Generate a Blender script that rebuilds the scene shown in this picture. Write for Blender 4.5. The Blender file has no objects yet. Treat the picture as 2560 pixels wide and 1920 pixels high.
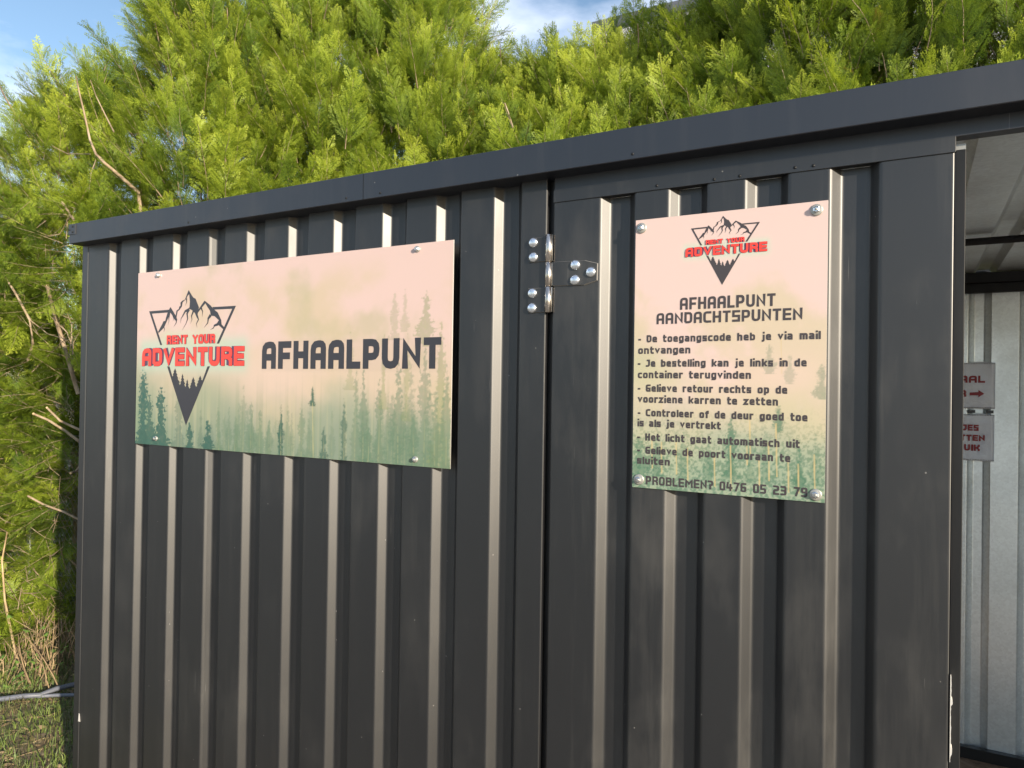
import bpy, math, random
import numpy as np
from mathutils import Vector, Matrix, Euler

C = bpy.context.scene.collection
S = bpy.context.scene
random.seed(7)
rng = np.random.default_rng(11)

# ------------------------------------------------------------------ camera
EYE, DIST = 1.60, 1.553
cam = bpy.data.cameras.new('camera')
cam.sensor_width = 36.0
cam.lens = 36.0 * 1800.0 / 2560.0
cam.clip_start, cam.clip_end = 0.05, 2000.0
camo = bpy.data.objects.new('camera', cam)
C.objects.link(camo)
yaw, pit, rol = math.radians(29.348), math.radians(0.438), math.radians(0.876)
fwd = Vector((-math.sin(yaw) * math.cos(pit), math.cos(yaw) * math.cos(pit), math.sin(pit)))
rgt = Vector((math.cos(yaw), math.sin(yaw), 0))
upv = rgt.cross(fwd)
r2 = rgt * math.cos(rol) + upv * math.sin(rol)
u2 = -rgt * math.sin(rol) + upv * math.cos(rol)
M = Matrix((r2, u2, -fwd)).transposed().to_4x4()
M.translation = Vector((0, -DIST, EYE))
camo.matrix_world = M
S.camera = camo

# ------------------------------------------------------------------ light
SUN = Vector((2.0, -1.0, 0.53)).normalized()
sun = bpy.data.lights.new('sun', 'SUN')
sun.energy = 5.0
sun.angle = math.radians(0.6)
sun.color = (1.0, 0.87, 0.69)
suno = bpy.data.objects.new('sun', sun)
C.objects.link(suno)
suno.rotation_euler = SUN.to_track_quat('Z', 'Y').to_euler()
suno.location = (6, -6, 6)

world = bpy.data.worlds.new('World')
S.world = world
world.use_nodes = True
wn, wl = world.node_tree.nodes, world.node_tree.links
wn.clear()
wo = wn.new('ShaderNodeOutputWorld')
bg = wn.new('ShaderNodeBackground')
sky = wn.new('ShaderNodeTexSky')
sky.sky_type = 'NISHITA'
sky.sun_disc = False
sky.sun_elevation = math.asin(SUN.z)
sky.sun_rotation = math.atan2(SUN.x, SUN.y)
sky.air_density = 1.0
sky.dust_density = 0.25
sky.ozone_density = 1.6
bg.inputs['Strength'].default_value = 0.132
tc = wn.new('ShaderNodeTexCoord')
mp = wn.new('ShaderNodeMapping')
mp.inputs['Scale'].default_value = (1.6, 1.6, 4.2)
mp.inputs['Location'].default_value = (0.35, 0.0, 0.9)
nz = wn.new('ShaderNodeTexNoise')
nz.inputs['Scale'].default_value = 1.5
nz.inputs['Detail'].default_value = 7
nz.inputs['Roughness'].default_value = 0.55
cr = wn.new('ShaderNodeValToRGB')
cr.color_ramp.elements[0].position = 0.47
cr.color_ramp.elements[1].position = 0.72
mx = wn.new('ShaderNodeMix')
mx.data_type = 'RGBA'
mx.inputs['B'].default_value = (6.2, 6.6, 7.6, 1)
wl.new(tc.outputs['Generated'], mp.inputs['Vector'])
wl.new(mp.outputs[0], nz.inputs['Vector'])
wl.new(nz.outputs['Fac'], cr.inputs[0])
wl.new(cr.outputs[0], mx.inputs['Factor'])
wl.new(sky.outputs[0], mx.inputs['A'])
wl.new(mx.outputs['Result'], bg.inputs['Color'])
wl.new(bg.outputs[0], wo.inputs[0])

S.view_settings.view_transform = 'Standard'
S.view_settings.look = 'None'
S.view_settings.gamma = 1.0
S.view_settings.exposure = 0.75
S.view_settings.use_curve_mapping = False
S.render.engine = 'CYCLES'
S.cycles.max_bounces = 8
S.cycles.diffuse_bounces = 4
S.cycles.use_denoising = True


# ------------------------------------------------------------------ helpers
def link(name, me, mats, parent=None, label=None, cat=None, group=None, kind=None):
    for m in (mats if isinstance(mats, (list, tuple)) else [mats]):
        me.materials.append(m)
    o = bpy.data.objects.new(name, me)
    C.objects.link(o)
    if parent:
        o.parent = parent
    return tag(o, label, cat, group, kind)


def tag(o, label=None, cat=None, group=None, kind=None):
    if label: o['label'] = label
    if cat: o['category'] = cat
    if group: o['group'] = group
    if kind: o['kind'] = kind
    return o


def thing(name, label, cat, loc=(0, 0, 0), group=None):
    o = bpy.data.objects.new(name, None)
    o.empty_display_size = 0.1
    C.objects.link(o)
    o.location = loc
    return tag(o, label, cat, group)


class MB:
    """collects geometry in world space; build() shifts it to the parent's origin"""
    def __init__(s):
        s.v, s.f, s.mi, s.sm = [], [], [], []

    def add(s, vs, fs, mi=0, smooth=False):
        n = len(s.v)
        s.v += [tuple(v) for v in vs]
        s.f += [tuple(i + n for i in f) for f in fs]
        s.mi += [mi] * len(fs)
        s.sm += [smooth] * len(fs)
        return s

    def box(s, x0, x1, y0, y1, z0, z1, mi=0, b=0.0):
        if b <= 0:
            v = [(x, y, z) for x in (x0, x1) for y in (y0, y1) for z in (z0, z1)]
            f = [(0, 1, 3, 2), (4, 6, 7, 5), (0, 4, 5, 1), (2, 3, 7, 6), (0, 2, 6, 4), (1, 5, 7, 3)]
            return s.add(v, f, mi)
        # bevelled box: three inset face pairs joined by chamfers
        P = []
        idx = {}
        for ix, x in enumerate((x0, x1)):
            for iy, y in enumerate((y0, y1)):
                for iz, z in enumerate((z0, z1)):
                    sx, sy, sz = (1, -1)[ix], (1, -1)[iy], (1, -1)[iz]
                    for k, p in enumerate(((x, y + sy * b, z + sz * b), (x + sx * b, y, z + sz * b), (x + sx * b, y + sy * b, z))):
                        idx[(ix, iy, iz, k)] = len(P)
                        P.append(p)
        F = []
        g = lambda a, k: idx[(a[0], a[1], a[2], k)]
        for a in (0, 1):
            F.append([g((a, 0, 0), 0), g((a, 1, 0), 0), g((a, 1, 1), 0), g((a, 0, 1), 0)])
            F.append([g((0, a, 0), 1), g((1, a, 0), 1), g((1, a, 1), 1), g((0, a, 1), 1)])
            F.append([g((0, 0, a), 2), g((1, 0, a), 2), g((1, 1, a), 2), g((0, 1, a), 2)])
            for c in (0, 1):
                F.append([g((a, c, 0), 0), g((a, c, 1), 0), g((a, c, 1), 1), g((a, c, 0), 1)])
                F.append([g((a, 0, c), 0), g((a, 1, c), 0), g((a, 1, c), 2), g((a, 0, c), 2)])
                F.append([g((0, a, c), 1), g((1, a, c), 1), g((1, a, c), 2), g((0, a, c), 2)])
                for d in (0, 1):
                    F.append([g((a, c, d), 0), g((a, c, d), 1), g((a, c, d), 2)])
        cx = Vector(((x0 + x1) / 2, (y0 + y1) / 2, (z0 + z1) / 2))
        out = []
        for f in F:
            a, b_, c_ = (Vector(P[i]) for i in f[:3])
            n = (b_ - a).cross(c_ - a)
            out.append(tuple(f if n.dot(a - cx) > 0 else f[::-1]))
        return s.add(P, out, mi)

    def tube(s, pts, rad, n=6, mi=0, smooth=True, caps=True):
        pts = [Vector(p) for p in pts]
        if not isinstance(rad, (list, tuple)):
            rad = [rad] * len(pts)
        vs, fs = [], []
        ref = Vector((0.31, 0.17, 0.93))
        for i, p in enumerate(pts):
            d = (pts[min(i + 1, len(pts) - 1)] - pts[max(i - 1, 0)]).normalized()
            a = d.cross(ref)
            if a.length < 1e-3: a = d.cross(Vector((1, 0, 0)))
            a.normalize()
            b = d.cross(a)
            for k in range(n):
                t = 2 * math.pi * k / n
                vs.append(p + (a * math.cos(t) + b * math.sin(t)) * rad[i])
        for i in range(len(pts) - 1):
            for k in range(n):
                k2 = (k + 1) % n
                fs.append((i * n + k, i * n + k2, (i + 1) * n + k2, (i + 1) * n + k))
        if caps:
            fs.append(tuple(range(n)))
            fs.append(tuple((len(pts) - 1) * n + k for k in range(n))[::-1])
        return s.add(vs, fs, mi, smooth)

    def lathe(s, c, prof, n=16, mi=0, smooth=True, axis='y'):
        """profile of (radius, height) turned about an axis through c; height grows towards -y"""
        vs, fs = [], []
        for r, h in prof:
            for k in range(n):
                t = 2 * math.pi * (k + 0.5) / n
                if axis == 'y':
                    vs.append((c[0] + r * math.cos(t), c[1] - h, c[2] + r * math.sin(t)))
                else:
                    vs.append((c[0] + r * math.cos(t), c[1] + r * math.sin(t), c[2] + h))
        for i in range(len(prof) - 1):
            for k in range(n):
                k2 = (k + 1) % n
                fs.append((i * n + k, i * n + k2, (i + 1) * n + k2, (i + 1) * n + k))
        fs.append(tuple((len(prof) - 1) * n + k for k in range(n)))
        return s.add(vs, fs, mi, smooth)

    def mesh(s, name, origin=(0, 0, 0)):
        me = bpy.data.meshes.new(name)
        o = Vector(origin)
        me.from_pydata([tuple(Vector(v) - o) for v in s.v], [], s.f)
        me.polygons.foreach_set('material_index', s.mi)
        me.polygons.foreach_set('use_smooth', s.sm)
        me.update()
        return me

    def build(s, name, mats, parent=None, **k):
        org = parent_origin(parent)
        return link(name, s.mesh(name, org), mats, parent, **k)


def parent_origin(p):
    o = Vector((0, 0, 0))
    while p:
        o += p.location
        p = p.parent
    return o


def np_mesh(name, V, F, mi=None, smooth=False):
    """V (n,3), F (m,k) arrays, quads or triangles"""
    me = bpy.data.meshes.new(name)
    k = F.shape[1]
    me.vertices.add(len(V))
    me.vertices.foreach_set('co', np.ascontiguousarray(V, dtype=np.float32).ravel())
    me.loops.add(F.size)
    me.loops.foreach_set('vertex_index', np.ascontiguousarray(F, dtype=np.int32).ravel())
    me.polygons.add(len(F))
    me.polygons.foreach_set('loop_start', np.arange(0, F.size, k, dtype=np.int32))
    me.polygons.foreach_set('loop_total', np.full(len(F), k, dtype=np.int32))
    if mi is not None:
        me.polygons.foreach_set('material_index', np.asarray(mi, dtype=np.int32))
    if smooth:
        me.polygons.foreach_set('use_smooth', np.ones(len(F), dtype=bool))
    me.update(calc_edges=True)
    return me


# ------------------------------------------------------------------ materials
def mat(name, base=(0.5, 0.5, 0.5), rough=0.5, metal=0.0, spec=0.5):
    m = bpy.data.materials.new(name)
    m.use_nodes = True
    b = m.node_tree.nodes['Principled BSDF']
    b.inputs['Base Color'].default_value = (*base, 1)
    b.inputs['Roughness'].default_value = rough
    b.inputs['Metallic'].default_value = metal
    b.inputs['Specular IOR Level'].default_value = spec
    return m


def N(m, typ, **kw):
    n = m.node_tree.nodes.new(typ)
    for k, v in kw.items():
        if k in n.inputs:
            n.inputs[k].default_value = v
        else:
            setattr(n, k, v)
    return n


def K(m, a, b):
    m.node_tree.links.new(a, b)


def ramp(m, src, stops):
    r = N(m, 'ShaderNodeValToRGB')
    e = r.color_ramp.elements
    while len(e) < len(stops): e.new(0.5)
    for q, (p, c) in zip(e, stops):
        q.position = p
        q.color = (*c, 1) if len(c) == 3 else c
    K(m, src, r.inputs[0])
    return r.outputs[0]


def noise(m, scale, detail=4, rough=0.55, vec=None, stretch=None):
    tcn = N(m, 'ShaderNodeTexCoord')
    src = vec or tcn.outputs['Object']
    if stretch:
        mp_ = N(m, 'ShaderNodeMapping')
        mp_.inputs['Scale'].default_value = stretch
        K(m, src, mp_.inputs[0])
        src = mp_.outputs[0]
    n = N(m, 'ShaderNodeTexNoise', Scale=scale, Detail=detail, Roughness=rough)
    K(m, src, n.inputs['Vector'])
    return n.outputs['Fac']


def mixc(m, fac, a, b, mode='MIX'):
    x = N(m, 'ShaderNodeMix')
    x.data_type = 'RGBA'
    x.blend_type = mode
    for sock, val in (('Factor', fac), ('A', a), ('B', b)):
        if hasattr(val, 'links'):
            K(m, val, x.inputs[sock])
        elif sock == 'Factor':
            x.inputs[sock].default_value = val
        else:
            x.inputs[sock].default_value = (*val, 1)
    return x.outputs['Result']


def math_(m, op, a, b=None):
    x = N(m, 'ShaderNodeMath')
    x.operation = op
    for i, val in enumerate((a, b)):
        if val is None: continue
        if hasattr(val, 'links'): K(m, val, x.inputs[i])
        else: x.inputs[i].default_value = val
    return x.outputs[0]


def bump(m, h, strength=0.2, dist=0.002):
    b = N(m, 'ShaderNodeBump', Strength=strength, Distance=dist)
    K(m, h, b.inputs['Height'])
    K(m, b.outputs[0], m.node_tree.nodes['Principled BSDF'].inputs['Normal'])


def bsdf(m):
    return m.node_tree.nodes['Principled BSDF']


def painted_steel(name, base, rough=0.42, dust=0.5, specks=True, spec=1.76):
    m = mat(name, base, rough, 0.0, 0.5)
    b = bsdf(m)
    b.inputs['IOR'].default_value = spec
    big = noise(m, 2.3, 5, 0.6)
    smear = noise(m, 9.0, 6, 0.65, stretch=(1.0, 1.0, 0.28))
    patch = math_(m, 'MULTIPLY', big, smear)
    dmask = ramp(m, patch, [(0.26, (0, 0, 0)), (0.42, (1, 1, 1))])
    dm = math_(m, 'MULTIPLY', dmask, 0.075 * dust)
    col = mixc(m, dm, base, (0.30, 0.28, 0.25))
    if specks:
        t = N(m, 'ShaderNodeTexCoord')
        v = N(m, 'ShaderNodeTexVoronoi', Scale=34.0, Randomness=1.0)
        K(m, t.outputs['Object'], v.inputs['Vector'])
        vv = N(m, 'ShaderNodeSeparateColor')
        K(m, v.outputs['Color'], vv.inputs[0])
        rare = math_(m, 'GREATER_THAN', vv.outputs[0], 0.86)
        small = math_(m, 'LESS_THAN', v.outputs['Distance'], 0.055)
        dots = math_(m, 'MULTIPLY', rare, small)
        # fine long scratches
        sc = noise(m, 60.0, 2, 0.5, stretch=(6.0, 6.0, 0.12))
        scm = ramp(m, sc, [(0.735, (0, 0, 0)), (0.76, (1, 1, 1))])
        sm_ = math_(m, 'MULTIPLY', scm, math_(m, 'GREATER_THAN', big, 0.55))
        col = mixc(m, math_(m, 'MULTIPLY', dots, 0.28), col, (0.55, 0.53, 0.5))
        col = mixc(m, math_(m, 'MULTIPLY', sm_, 0.20), col, (0.45, 0.44, 0.42))
    drip = noise(m, 26.0, 5, 0.7, stretch=(1.0, 1.0, 0.05))
    dr_ = ramp(m, drip, [(0.54, (0, 0, 0)), (0.72, (1, 1, 1))])
    col = mixc(m, math_(m, 'MULTIPLY', dr_, 0.028 * dust), col, (0.45, 0.43, 0.38))
    tz = N(m, 'ShaderNodeTexCoord')
    sz = N(m, 'ShaderNodeSeparateXYZ')
    K(m, tz.outputs['Object'], sz.inputs[0])
    lowm = ramp(m, math_(m, 'ADD', sz.outputs[2], math_(m, 'MULTIPLY', smear, .9)), [(0.55, (1, 1, 1)), (0.98, (0, 0, 0))])
    spl = math_(m, 'MULTIPLY', lowm, noise(m, 55.0, 6, 0.75))
    col = mixc(m, math_(m, 'MULTIPLY', spl, 0.07 * dust), col, (0.34, 0.28, 0.21))
    K(m, col, b.inputs['Base Color'])
    rr = ramp(m, patch, [(0.1, (rough - .03,) * 3), (0.5, (rough + .05,) * 3)])
    K(m, rr, b.inputs['Roughness'])
    g = noise(m, 420.0, 2, 0.5)
    w_ = noise(m, 5.0, 2, 0.5, stretch=(1, 1, 0.5))
    h = math_(m, 'ADD', math_(m, 'MULTIPLY', g, 0.10), math_(m, 'MULTIPLY', w_, 2.4))
    bump(m, h, 0.35, 0.0012)
    return m


M_paint = painted_steel('anthracite_paint', (0.0035, 0.0040, 0.0055), 0.455)
M_fascia = painted_steel('anthracite_fascia_paint', (0.0045, 0.0070, 0.0140), 0.45, 0.5)
M_door = painted_steel('anthracite_door_paint', (0.0040, 0.0045, 0.0060), 0.455, 1.0)
M_beam = painted_steel('black_beam_paint', (0.006, 0.0066, 0.008), 0.5, 0.3, False, 1.45)


def galvanised(name, base, rough=0.33, metal=0.85):
    m = mat(name, base, rough, metal)
    b = bsdf(m)
    t = N(m, 'ShaderNodeTexCoord')
    v = N(m, 'ShaderNodeTexVoronoi', Scale=120.0)
    K(m, t.outputs['Object'], v.inputs['Vector'])
    sp = N(m, 'ShaderNodeSeparateColor')
    K(m, v.outputs['Color'], sp.inputs[0])
    c = ramp(m, sp.outputs[0], [(0.0, tuple(x * 0.93 for x in base)), (1.0, tuple(min(1, x * 1.05) for x in base))])
    big = noise(m, 3.0, 5, 0.6)
    dm = ramp(m, big, [(0.45, (0, 0, 0)), (0.75, (1, 1, 1))])
    c = mixc(m, math_(m, 'MULTIPLY', dm, 0.35), c, (0.42, 0.42, 0.38))
    K(m, c, b.inputs['Base Color'])
    K(m, ramp(m, big, [(0.3, (rough,) * 3), (0.8, (rough + .15,) * 3)]), b.inputs['Roughness'])
    bump(m, noise(m, 5, 3, 0.5), 0.12, 0.004)
    return m


M_galv = galvanised('galvanised_sheet', (0.88, 0.93, 0.94), 0.30, 0.70)
M_zinc = mat('zinc_plated_steel', (0.72, 0.74, 0.76), 0.24, 1.0)
bump(M_zinc, noise(M_zinc, 160, 3, .5), 0.25, 0.0006)
M_rivet = mat('polished_rivet_steel', (0.80, 0.84, 0.90), 0.26, 0.95)
bump(M_rivet, noise(M_rivet, 140, 3, .6), 0.45, 0.0012)
M_pin = mat('bare_steel_hinge_pin', (0.66, 0.60, 0.54), 0.22, 1.0)
K(M_pin, ramp(M_pin, noise(M_pin, 60, 6, .7, stretch=(1, 1, .25)), [(0.35, (0.30, 0.26, 0.22)), (0.6, (0.74, 0.68, 0.62))]), bsdf(M_pin).inputs['Base Color'])
M_edge = mat('grey_steel_edge', (0.30, 0.29, 0.28), 0.45, 0.4)
M_chip = mat('white_chipped_primer', (0.55, 0.53, 0.50), 0.6)
M_wash = mat('grey_sealing_washer', (0.42, 0.41, 0.38), 0.42, 0.6)

M_print_dark = mat('charcoal_print', (0.030, 0.030, 0.040), 0.34)
M_print_text = mat('dark_grey_print', (0.050, 0.042, 0.046), 0.36)
M_print_red = mat('red_print', (0.78, 0.055, 0.040), 0.34)
M_print_red2 = mat('deep_red_outline_print', (0.28, 0.020, 0.030), 0.34)
M_print_violet = mat('violet_shadow_print', (0.075, 0.045, 0.10), 0.34)
M_poster_red = mat('dark_red_ink', (0.30, 0.012, 0.018), 0.4)
M_poster = mat('laminated_white_paper', (0.50, 0.48, 0.50), 0.22)
K(M_poster, ramp(M_poster, noise(M_poster, 14, 4, .6), [(0.3, (0.74, 0.78, 0.88)), (0.7, (0.84, 0.88, 0.95))]), bsdf(M_poster).inputs['Base Color'])
bump(M_poster, noise(M_poster, 16, 4, .6), 0.6, 0.01)
M_tape = mat('dark_tape', (0.06, 0.06, 0.065), 0.4)
M_staple = mat('dotted_black_print', (0.03, 0.03, 0.03), 0.5)

M_board = mat('printed_sign_board', (0.8, 0.6, 0.5), 0.30)
vc = N(M_board, 'ShaderNodeVertexColor')
vc.layer_name = 'print'
K(M_board, vc.outputs[0], bsdf(M_board).inputs['Base Color'])
M_board_edge = mat('board_cut_edge', (0.72, 0.70, 0.66), 0.5)


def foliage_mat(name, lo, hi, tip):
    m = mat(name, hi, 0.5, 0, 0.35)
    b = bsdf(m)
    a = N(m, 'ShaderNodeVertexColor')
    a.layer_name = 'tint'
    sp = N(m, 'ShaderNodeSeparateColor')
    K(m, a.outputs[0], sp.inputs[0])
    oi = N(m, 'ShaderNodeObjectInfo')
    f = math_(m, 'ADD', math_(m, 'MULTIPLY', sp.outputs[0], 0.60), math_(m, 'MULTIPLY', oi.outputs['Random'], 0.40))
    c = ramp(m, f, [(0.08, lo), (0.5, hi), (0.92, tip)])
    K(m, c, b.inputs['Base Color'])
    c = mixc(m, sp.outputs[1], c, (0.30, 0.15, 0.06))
    tr = N(m, 'ShaderNodeBsdfTranslucent')
    tcx = mixc(m, 1.0, c, (1.0, 1.0, 0.5), 'MULTIPLY')
    K(m, tcx, tr.inputs['Color'])
    ms = N(m, 'ShaderNodeMixShader', Fac=0.34)
    K(m, b.outputs[0], ms.inputs[1])
    K(m, tr.outputs[0], ms.inputs[2])
    K(m, ms.outputs[0], m.node_tree.nodes['Material Output'].inputs['Surface'])
    return m


M_leaf = foliage_mat('cypress_foliage', (0.040, 0.105, 0.028), (0.235, 0.320, 0.030), (0.50, 0.56, 0.070))
M_bark = mat('cypress_bark', (0.22, 0.14, 0.09), 0.85)
K(M_bark, ramp(M_bark, noise(M_bark, 25, 5, .65, stretch=(1, 1, .3)), [(0.3, (0.12, 0.085, 0.055)), (0.5, (0.30, 0.22, 0.14)), (0.7, (0.40, 0.32, 0.23))]), bsdf(M_bark).inputs['Base Color'])
bump(M_bark, noise(M_bark, 60, 5, .6, stretch=(1, 1, .3)), 0.6, 0.004)
M_cut = mat('fresh_cut_wood', (0.60, 0.42, 0.24), 0.7)
M_dry = mat('dry_straw', (0.46, 0.34, 0.18), 0.8)
K(M_dry, ramp(M_dry, noise(M_dry, 9, 4, .6), [(0.3, (0.26, 0.17, 0.09)), (0.7, (0.55, 0.43, 0.24))]), bsdf(M_dry).inputs['Base Color'])
M_stalk = mat('dark_dry_stalk', (0.3, 0.2, 0.12), 0.85)
K(M_stalk, ramp(M_stalk, noise(M_stalk, 12, 4, .6), [(0.3, (0.10, 0.065, 0.04)), (0.7, (0.40, 0.29, 0.16))]), bsdf(M_stalk).inputs['Base Color'])
M_grass = mat('short_grass', (0.10, 0.17, 0.03), 0.6)
K(M_grass, ramp(M_grass, noise(M_grass, 7, 4, .6), [(0.32, (0.16, 0.12, 0.06)), (0.46, (0.09, 0.14, 0.03)), (0.7, (0.26, 0.31, 0.06))]), bsdf(M_grass).inputs['Base Color'])
M_weed = mat('weed_leaf', (0.12, 0.22, 0.04), 0.5)
K(M_weed, ramp(M_weed, noise(M_weed, 5, 3, .6), [(0.3, (0.07, 0.15, 0.03)), (0.7, (0.20, 0.32, 0.06))]), bsdf(M_weed).inputs['Base Color'])
M_wire = mat('fence_wire', (0.26, 0.27, 0.26), 0.45, 0.7)
M_cable = mat('grey_plastic_pipe', (0.13, 0.14, 0.17), 0.5)
M_clad = mat('pale_grey_cladding', (0.62, 0.63, 0.66), 0.5)
M_trim = mat('dark_roof_trim', (0.10, 0.11, 0.13), 0.5)
M_osb = mat('worn_floor_board', (0.26, 0.17, 0.11), 0.8)
K(M_osb, ramp(M_osb, noise(M_osb, 14, 7, .7), [(0.32, (0.10, 0.065, 0.045)), (0.52, (0.28, 0.19, 0.13)), (0.72, (0.42, 0.34, 0.26))]), bsdf(M_osb).inputs['Base Color'])
bump(M_osb, noise(M_osb, 40, 6, .7), 0.5, 0.004)

M_ground = mat('earth_and_gravel', (0.2, 0.15, 0.1), 0.95)
n1 = noise(M_ground, 1.3, 8, .65)
n2 = noise(M_ground, 26, 8, .7)
gc = ramp(M_ground, n2, [(0.3, (0.075, 0.052, 0.035)), (0.5, (0.20, 0.145, 0.095)), (0.72, (0.36, 0.29, 0.20))])
gg = ramp(M_ground, n1, [(0.46, (0, 0, 0)), (0.60, (1, 1, 1))])
gc = mixc(M_ground, math_(M_ground, 'MULTIPLY', gg, 0.35), gc, (0.11, 0.14, 0.045))
tg = N(M_ground, 'ShaderNodeTexCoord')
sg = N(M_ground, 'ShaderNodeSeparateXYZ')
K(M_ground, tg.outputs['Object'], sg.inputs[0])
yd = math_(M_ground, 'LESS_THAN', math_(M_ground, 'ADD', sg.outputs[1], math_(M_ground, 'MULTIPLY', n1, .6)), -0.15)
gc = mixc(M_ground, math_(M_ground, 'MULTIPLY', yd, .75), gc, (0.34, 0.32, 0.29))  # unseen pale yard, added to bounce light into the open bay
K(M_ground, gc, bsdf(M_ground).inputs['Base Color'])
bump(M_ground, n2, 0.8, 0.03)


# ------------------------------------------------------------------ ground (one sheet to the horizon)
def fbm(shape, cells, octaves=4, seed=0, gain=0.55):
    r = np.random.default_rng(seed)
    h, w = shape
    out = np.zeros(shape)
    amp, tot = 1.0, 0.0
    cy, cx = cells
    for _ in range(octaves):
        g = r.random((int(cy) + 2, int(cx) + 2))
        yy = np.linspace(0, cy, h)[:, None]
        xx = np.linspace(0, cx, w)[None, :]
        yi, xi = yy.astype(int), xx.astype(int)
        fy, fx = yy - yi, xx - xi
        fy, fx = fy * fy * (3 - 2 * fy), fx * fx * (3 - 2 * fx)
        a = g[yi, xi] * (1 - fx) + g[yi, xi + 1] * fx
        b = g[yi + 1, xi] * (1 - fx) + g[yi + 1, xi + 1] * fx
        out += amp * (a * (1 - fy) + b * fy)
        tot += amp
        amp *= gain
        cy, cx = cy * 2, cx * 2
    return out / tot


gx = np.concatenate([[-900, -200, -60, -20, -12], np.linspace(-9, 4, 200), [8, 20, 60, 200, 900]])
gy = np.concatenate([[-900, -200, -60, -20, -8], np.linspace(-4, 6, 160), [10, 20, 60, 200, 900]])
GX, GY = np.meshgrid(gx, gy)
GZ = (fbm(GX.shape, (30, 40), 4, 5) - 0.5) * 0.07 - 0.01
far = (np.abs(GX + 2) > 8) | (np.abs(GY) > 7)
GZ[far] = -0.02
inside = (GX > -2.95) & (GX < 2.8) & (GY > -0.3) & (GY < 2.4)
GZ[inside] = -0.03
V = np.stack([GX.ravel(), GY.ravel(), GZ.ravel()], 1)
nx, ny = len(gx), len(gy)
ii = (np.arange(ny - 1)[:, None] * nx + np.arange(nx - 1)[None, :]).ravel()
F = np.stack([ii, ii + 1, ii + nx + 1, ii + nx], 1)
link('ground', np_mesh('ground', V, F, smooth=True), M_ground, kind='structure')


def gz(x, y):
    ix = int(np.clip(np.searchsorted(gx, x), 1, nx - 1))
    iy = int(np.clip(np.searchsorted(gy, y), 1, ny - 1))
    return float(GZ[iy, ix])


# ------------------------------------------------------------------ container
box = thing('storage_container', 'dark anthracite corrugated steel storage container with one door leaf standing open at right', 'container', (-0.6, 1.05, 0.0))
XL, XR, YB = -2.722, 2.62, 2.15  # unseen right end extended so more sunlight enters and bounces inside
TOPZ = 2.1825


def round_profile(pts, r=0.0035, seg=4):
    """round the corners of an open polyline in plan"""
    out = [Vector(pts[0])]
    for i in range(1, len(pts) - 1):
        p, a, b = Vector(pts[i]), Vector(pts[i - 1]), Vector(pts[i + 1])
        da, db = (a - p), (b - p)
        t = min(r, da.length * 0.4, db.length * 0.4)
        s, e = p + da.normalized() * t, p + db.normalized() * t
        for k in range(seg + 1):
            u = k / seg
            out.append(s * (1 - u) ** 2 + p * 2 * u * (1 - u) + e * u ** 2)
    out.append(Vector(pts[-1]))
    return out


def sheet(name, pts, z0, z1, m, parent, r=0.0045, thick=0.0012, inward=1, label=None):
    """folded sheet: plan polyline raised between z0 and z1, with real thickness"""
    pr = round_profile([Vector((p[0], p[1])) for p in pts], r)
    n = len(pr)
    org = parent_origin(parent)
    nz_ = 1
    vs, fs = [], []
    off = []
    for i, p in enumerate(pr):
        d = (pr[min(i + 1, n - 1)] - pr[max(i - 1, 0)]).normalized()
        off.append(Vector((-d.y, d.x)) * thick * inward)
    for z in (z0, z1):
        for p in pr: vs.append((p.x, p.y, z))
    for z in (z0, z1):
        for p, o in zip(pr, off): vs.append((p.x + o.x, p.y + o.y, z))
    for i in range(n - 1):
        fs.append((i, i + 1, n + i + 1, n + i))
        fs.append((2 * n + i + 1, 2 * n + i, 3 * n + i, 3 * n + i + 1))
        fs.append((i + 1, i, 2 * n + i, 2 * n + i + 1))
        fs.append((n + i, n + i + 1, 3 * n + i + 1, 3 * n + i))
    fs.append((0, n, 3 * n, 2 * n))
    fs.append((n - 1, 3 * n - 1, 4 * n - 1, 2 * n - 1))
    mb = MB()
    mb.add(vs, fs, 0, False)
    o = mb.build(name, m, parent, label=label)
    return o


# front wall left of the door: ribs at the measured pitch
NEXT = [(-2.5602, -2.4854), (-2.3819, -2.3041), (-2.1996, -2.1229), (-2.0158, -1.9364), (-1.8378, -1.7556),
        (-1.6562, -1.5722), (-1.4744, -1.3896), (-1.2936, -1.2093), (-1.1119, -1.0322), (-0.9334, -0.8540)]
DEP = 0.0225
INC = 0.0178


def rib(x0, x1, inc=INC, dep=DEP):
    return [(x0, 0.0), (x0 + inc, dep), (x1 - inc, dep), (x1, 0.0)]


WZ0, WZ1 = 0.09, 2.135
sections = [(-2.684, NEXT[:3], NEXT[3], 0), ]
p1 = [(-2.684, 0.0)]
for a, b in NEXT[:3]: p1 += rib(a, b, .0150)
sx = NEXT[3][0]
p1 += [(sx, 0.0), (sx + 0.0070, 0.0088)]
sheet('wall_sheet', p1, WZ0, WZ1, M_paint, box)
p2 = [(sx + 0.0062, 0.0094), (sx + 0.0180, 0.0225), (NEXT[3][1] - INC, DEP), (NEXT[3][1], 0.0)]
for a, b in NEXT[4:8]: p2 += rib(a, b)
p2 += [(-1.16, 0.0)]
sheet('wall_sheet', p2, WZ0, WZ1, M_paint, box)
p3 = [(-1.16, 0.0)]
for a, b in NEXT[8:]: p3 += rib(a, b)
p3 += [(-0.7835, 0.0), (-0.7835, 0.012)]
sheet('wall_sheet', p3, WZ0, WZ1, M_paint, box)

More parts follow.
